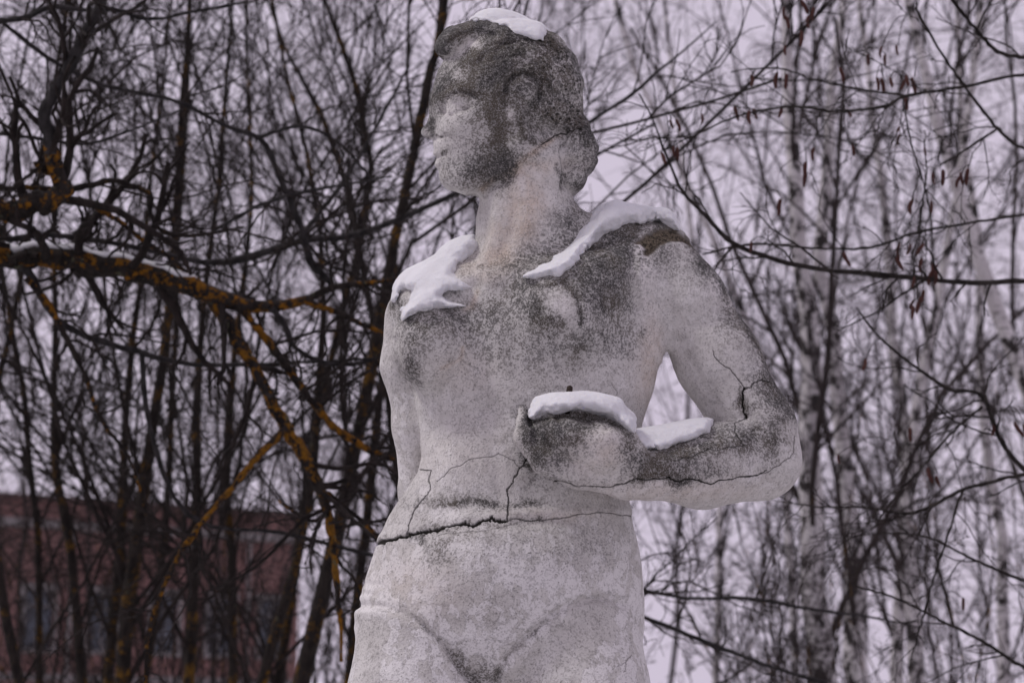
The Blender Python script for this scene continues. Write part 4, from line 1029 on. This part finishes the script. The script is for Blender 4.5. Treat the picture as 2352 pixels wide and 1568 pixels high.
# ------------------------------------------------------------------ the lichen-covered tree whose boughs come in from the left
def near_tree():
    z = 5.3
    root = empty('lichen_tree', tuple(np.r_[at(-330, 1568, z)[:2], 0])); tag(root, 'old tree whose orange-lichened boughs reach in from the left edge', 'tree')
    T = resample(trunk_path([(-330,1568,70),(-320,1100,64),(-300,700,56),(-290,350,44),(-310,0,30)], z, top=1.5), 20)
    V, Q = tubes(T[None, :, :3], T[None, :, 3]*(1+.06*rt.normal(size=(1, 20))), 12); mesh_from('trunk', V, Q, M_BOUGH, root)
    B = [  # (traced points (x, y, r), depth offset start, end, material)
     ([(-300,720,34),(-120,625,30),(0,592,27),(150,596,26),(300,618,25),(430,656,23),(520,693,19),(600,706,15),(660,700,12),(705,688,10),(760,662,9),(830,650,7),(930,640,4)], 0, .2, M_BOUGH),
     ([(492,680,17),(520,740,17),(570,820,16),(610,890,15),(655,980,15),(690,1040,14),(735,1120,13),(752,1180,11),(765,1250,9),(775,1350,7),(782,1430,5),(785,1520,3)], .1, .0, M_BOUGH2),
     ([(657,985,8),(600,1040,8),(540,1110,7),(480,1180,6),(440,1232,7),(400,1300,6),(355,1400,5),(338,1480,5),(332,1590,4)], .05, -.1, M_BOUGH2),
     ([(-300,560,34),(-120,510,29),(0,488,26),(80,470,25),(150,442,23),(128,400,19),(117,345,16),(114,322,14)], -.1, -.2, M_BOUGH),
     ([(118,350,16),(112,310,15.5),(105,262,15),(130,200,14),(170,130,14),(205,62,13),(238,-10,12),(270,-120,9)], -.19, -.3, M_GREY),
     ([(150,440,14),(200,428,7),(262,414,7),(310,430,7),(345,447,6),(346,490,6),(372,530,6),(420,541,5),(490,535,4),(560,520,3)], -.1, .1, M_BARK),
     ([(120,395,12),(95,385,9),(80,374,4)], -.15, -.2, M_BARK),
     ([(-300,640,12),(0,556,7),(100,541,7),(250,555,7),(400,590,7),(480,603,7),(560,595,9),(640,568,10),(700,551,10),(790,545,9),(900,510,8),(1040,446,7),(1200,375,6),(1340,290,5),(1453,215,5),(1513,162,4),(1578,110,3),(1645,50,2)], .2, 1.1, M_GREY),
     ([(-20,590,9),(40,602,9),(80,650,9),(120,720,8),(200,772,8),(330,812,7),(430,835,6),(550,838,5),(700,832,4),(880,822,3)], 0, .3, M_GREY),
     ([(326,812,6),(335,940,6),(350,1000,6),(385,1110,6),(440,1190,6),(520,1214,5),(600,1216,5),(680,1230,5),(860,1275,5),(1100,1312,5),(1300,1337,6),(1483,1356,6),(1585,1374,5),(1730,1374,5),(1810,1389,4),(1915,1406,4),(1990,1414,3),(2110,1440,2)], 0, .9, M_GREY),
     ([(-80,75,7),(0,50,6),(60,40,6),(120,15,5),(200,25,5),(260,20,5),(340,45,4),(430,30,4),(570,4,3)], -.2, 0, M_GREY),
     ([(-60,300,4),(100,320,4),(200,330,4),(300,300,3),(420,250,2)], -.1, 0, M_GREY),
     ([(0,45,5),(70,105,5),(150,155,5),(250,200,5),(400,230,5),(520,290,5),(600,320,6),(640,400,7),(690,520,8),(715,600,9),(760,650,8)], -.1, .3, M_GREY),
     ([(690,545,6),(740,480,6),(800,400,5),(880,262,4),(940,150,3)], .3, .5, M_GREY),
     ([(545,694,10),(620,790,9),(700,900,9),(760,970,9),(840,1030,8),(912,1056,7),(960,1085,6.5)], .1, .3, M_BOUGH),
     ([(900,1050,7),(960,1083,6.5),(1050,1140,6),(1200,1250,6),(1400,1380,6),(1600,1464,6),(1685,1499,6),(1785,1534,5),(1900,1568,5)], .28, 1.0, M_GREY),
     ([(735,1120,7),(800,1170,7),(850,1215,6),(880,1250,5),(960,1330,4)], .05, .3, M_BOUGH),
     ([(752,1180,6),(715,1196,5),(680,1176,4),(640,1150,3)], 0, .1, M_BOUGH),
     ([(700,690,8),(780,720,7),(850,752,6),(930,790,4)], .15, .3, M_BOUGH),
     ([(620,704,8),(650,740,7),(680,800,6),(760,835,5),(850,828,5),(920,790,4)], .1, .35, M_GREY),
     ([(60,640,8),(110,700,8),(190,850,6),(230,960,5),(300,1060,4),(340,1200,3)], 0, .2, M_BOUGH),
     ([(590,318,4),(690,290,4),(780,330,4),(860,420,3)], .1, .3, M_GREY),
     ([(180,455,7),(260,500,6),(340,560,6),(400,600,5),(480,680,4)], -.05, .1, M_BOUGH),
     ([(-40,380,6),(0,430,6),(60,430,6),(130,435,7)], -.1, -.1, M_BARK),
     ([(490,530,4),(600,470,5),(700,440,4),(820,420,3),(900,405,2)], .1, .3, M_GREY),
    ]
    PP, RR = [], []
    for pts, d0, d1, mat in B:
        n = len(pts)
        w_ = np.array([np.r_[at(x, y, z+d0+(d1-d0)*i/(n-1)), r*KPX*z] for i, (x, y, r) in enumerate(pts)])
        T = resample(w_, 40)
        T[:, :3] += rt.normal(size=(40, 3))*T[:, 3:4]*.16
        rr = T[:, 3]*(1+.10*rt.normal(size=40))
        V, Q = tubes(T[None, :, :3], rr[None], 9); mesh_from('bough', V, Q, mat, root)
        PP.append(T[:, :3]); RR.append(T[:, 3])
    P, R = np.array(PP), np.array(RR)
    cnt = (np.linalg.norm(np.diff(P, axis=1), axis=2).sum(1)*9).astype(int)+3
    P1, R1 = spawn(P, R, cnt, .1, .99, .10, .48, 35, 80, 8, .5, .0016, .2, .12, 0, rel=False, keep=in_frame(200, 200))
    P2, R2 = spawn(P1, R1, 4, .2, .98, .3, .6, 30, 65, 6, .65, .0012, .22, .05, 0, keep=in_frame(100, 100))
    P3, R3 = spawn(P2, R2, 2, .2, .98, .3, .6, 30, 65, 4, .7, .0010, .22, .05, 0, keep=in_frame(100, 100))
    V, Q = join(tubes(P1, R1, 5), tubes(P2, R2, 4), tubes(P3, R3, 3)); tag(mesh_from('twigs', V, Q, M_TWIG, root), kind='stuff')
    # thin line of snow on the main bough
    L = P[0]; r = R[0]; x, y, _ = project(L); k = (x > -60) & (x < 535)
    Lk = L[k]+np.array([0, 0, 1])*(r[k]*.86)[:, None]; n = len(Lk)
    prof = np.clip(np.minimum(np.arange(n), np.arange(n)[::-1])/3.0, .12, 1)*(.8+.35*rt.random(n))
    ns = 10; a = np.arange(ns)*2*math.pi/ns; V = []
    T = np.gradient(Lk, axis=0); T /= np.linalg.norm(T, axis=1, keepdims=True); side = np.cross(T, [0, 0, 1.0]); side /= np.linalg.norm(side, axis=1, keepdims=True)
    for i in range(n):
        rad = r[k][i]
        V.append(Lk[i]+np.cos(a)[:, None]*side[i]*rad*.62*prof[i]+np.sin(a)[:, None]*np.array([0, 0, 1])*np.where(np.sin(a) > 0, rad*.52*prof[i], rad*.25)[:, None])
    V = np.concatenate(V); kk = np.arange(ns); Q = np.concatenate([np.stack([(i-1)*ns+kk, (i-1)*ns+(kk+1) % ns, i*ns+(kk+1) % ns, i*ns+kk], 1) for i in range(1, n)])
    o = mesh_from('snow_strip', V, Q, M_SNOW); tag(o, 'thin line of snow along the orange-lichened bough', 'snow')
near_tree()

# ------------------------------------------------------------------ the catkin tree at the right edge
def catkin_tree():
    z = 5.0
    def X7(*p): return [(1378+.5*x, .5*y, r) for x, y, r in p]
    def X8(*p): return [(1435.5+.5*x, 784+.5*y, r) for x, y, r in p]
    root = empty('catkin_tree', tuple(np.r_[at(2420, 1568, z)[:2], 0])); tag(root, 'tree at the right edge with brown catkins hanging from thin boughs', 'tree')
    T = resample(trunk_path([(2500,1568,74),(2480,1200,72),(2460,800,70),(2440,400,64),(2425,0,58)], z+.6, top=2), 20)
    V, Q = tubes(T[None, :, :3], T[None, :, 3]*(1+.03*rt.normal(size=(1, 20))), 14); mesh_from('trunk', V, Q, M_CBARK, root)
    B = [
     [(2420,190,8)]+X7((1945,345,6),(1700,395,6),(1540,420,5.5),(1390,445,5),(1310,490,5),(1100,510,4.5),(870,490,4),(650,530,3.5),(480,600,3),(300,690,2)),
     X7((1400,440,4.5),(1200,410,4),(1000,370,3.5),(850,320,3),(720,315,2.5),(600,330,2)),
     [(2440,640,10)]+X7((1945,1290,9),(1700,1300,9),(1400,1270,9),(1000,1235,9),(800,1190,8.5),(620,1125,8),(500,1010,7),(390,890,6),(340,800,5),(290,680,4),(250,560,3),(180,430,2.5)),
     [(2430,480,6)]+X7((1945,985,5),(1750,1015,5),(1450,1070,5),(1250,1135,4.5),(1000,1140,4),(700,1120,4),(470,1170,3)),
     [(2440,140,9)]+X7((1945,265,7),(1830,240,7),(1740,150,6.5),(1620,0,6),(1540,-120,5)),
     [(2430,370,8)]+X7((1945,680,6),(1900,660,6),(1800,560,6),(1700,430,5),(1600,290,4.5),(1500,130,4),(1450,30,3)),
     X7((1830,590,5),(1720,660,4.5),(1640,715,4),(1560,760,3)),
     [(2440,1075,9)]+X8((1833,610,7),(1700,640,7),(1550,680,6.5),(1400,760,6),(1280,790,5.5),(1100,760,4),(900,760,3),(760,740,2)),
     [(2450,1160,10)]+X8((1833,590,8),(1720,440,8),(1640,250,7),(1500,220,7),(1380,150,6),(1260,60,5),(1150,-40,4),(1060,-160,3)),
     X7((620,1125,4),(560,1190,4),(520,1250,3)),
     X7((1390,445,3),(1410,560,3),(1440,700,3),(1490,850,3),(1520,1000,3),(1530,1200,2)),
     X7((1460,1075,4),(1480,940,3),(1500,800,3),(1490,640,2)),
     X8((1640,300,5),(1500,420,4),(1380,560,4),(1250,700,3),(1140,860,2)),
     X8((1550,680,5),(1480,900,4),(1420,1080,4),(1360,1300,3),(1300,1500,2)),
     X8((1833,1100,6),(1600,1000,5),(1400,900,4),(1200,880,3),(1000,900,2)),
     X8((1833,1500,7),(1650,1380,6),(1450,1280,5),(1250,1180,4),(1050,1120,3)),
    ]
    PP, RR = [], []
    for pts in B:
        n = len(pts); w_ = np.array([np.r_[at(x, y, z+.35*(x-1400)/1000-.1), r*.68*KPX*z] for x, y, r in pts]); T = resample(w_, 40)
        T[:, :3] += rt.normal(size=(40, 3))*np.maximum(T[:, 3:4]*.22, .0008); rr = T[:, 3]*(1+.10*rt.normal(size=40))
        V, Q = tubes(T[None, :, :3], rr[None], 8); mesh_from('bough', V, Q, M_CBARK, root)
        PP.append(T[:, :3]); RR.append(T[:, 3])
    P, R = np.array(PP), np.array(RR)
    cnt = (np.linalg.norm(np.diff(P, axis=1), axis=2).sum(1)*12).astype(int)+2
    P1, R1 = spawn(P, R, cnt, .12, .99, .06, .34, 35, 75, 8, .5, .0014, .2, .05, -.03, rel=False, keep=in_frame(150, 150))
    P2, R2 = spawn(P1, R1, 3, .2, .98, .3, .6, 30, 65, 6, .65, .0011, .22, 0, -.02, keep=in_frame(80, 80))
    P3, R3 = spawn(P2, R2, 2, .2, .98, .3, .6, 30, 65, 4, .7, .0010, .22, .05, 0, keep=in_frame(100, 100))
    # catkins, each on its own stalk from the nearest twig
    C = [(850,230),(855,95),(935,20),(960,95),(918,165),(700,360),(815,355),(850,370),(625,510),(688,530),(715,520),(830,510),(465,545),(330,570),(348,570),(340,690),(285,720),(1240,275),(1297,237),(1370,230),(1317,275),
         (1410,370),(1390,390),(1445,378),(1100,335),(1140,520),(1375,600),(1380,640),(1490,700),(1168,690),(985,700),(950,770),(952,820),(1530,815),(1565,805),(1665,815),(1437,940),(1510,950),(840,940),(1380,1140),(1420,1145),
         (1485,1140),(1480,1210),(1125,1180),(1525,1260),(1540,1265),(1440,1290),(1480,1350),(1445,1400),(1430,1430),(1415,460),(1270,380),(1335,375),(1300,380),(695,1130),(850,60),(980,60),(355,700),(1360,1180),(1370,1200),(1550,1240),(1520,1230),(1470,1390),(1660,830),(1690,800)]
    X8c = [(1300,420),(1390,600),(1440,640),(1110,100),(1690,400),(1800,390),(1835,400),(980,540),(1550,1200)]
    m, t, b = new_mat('catkin', .9); n_ = NB(t)
    n_.put(b.inputs['Base Color'], n_.mix(n_.noise(n_.coord(), 900, 2), (.030, .013, .012), (.085, .034, .028)))
    prof = [(0, .25), (.06, .7), (.2, 1), (.5, 1.05), (.8, .9), (.95, .6), (1, .1)]
    bases = []
    for v in range(3):
        path = np.array([[.0035*math.sin(3*t_+v), .003*math.sin(2*t_+2*v), -t_*.030] for t_, _ in prof]); V, Q = tube(path, np.array([p for _, p in prof])*.0034, 7)
        me = bpy.data.meshes.new('catkin'); me.from_pydata(V.tolist(), [], Q.tolist()); me.materials.append(m)
        for p in me.polygons: p.use_smooth = True
        bases.append(me)
    allp = np.concatenate([P.reshape(-1, 3), P1.reshape(-1, 3)]); ax, ay, az = project(allp)
    stalks = []
    for i, (px, py) in enumerate([(1378+.5*x, .5*y) for x, y in C]+[(1435.5+.5*x, 784+.5*y) for x, y in X8c]):
        py -= 12
        dd = np.hypot(ax-px, (ay-py+14)*np.where(ay > py-2, 3, 1)); j = int(np.argmin(dd))
        q = at(px, py, float(az[j])); p = allp[j]
        mid = (p+q)/2+np.array([0, 0, .25*np.linalg.norm(p-q)])
        stalks.append(resample(np.array([p, mid, q]), 6))
        o = bpy.data.objects.new('catkin', bases[i % 3]); col.objects.link(o); o.parent = root
        o.location = tuple(q-np.array(root.location)); s_ = float(rt.uniform(.85, 1.5)); o.scale = (s_*1.1, s_*1.1, s_); o.rotation_euler = (float(rt.normal()*.18), float(rt.normal()*.18), float(rt.uniform(0, 6)))
    S_ = np.array(stalks)
    V, Q = join(tubes(P1, R1, 5), tubes(P2, R2, 4), tubes(P3, R3, 3), tubes(S_, np.full(S_.shape[:2], .0012), 4)); tag(mesh_from('twigs', V, Q, M_TWIG, root), kind='stuff')
catkin_tree()
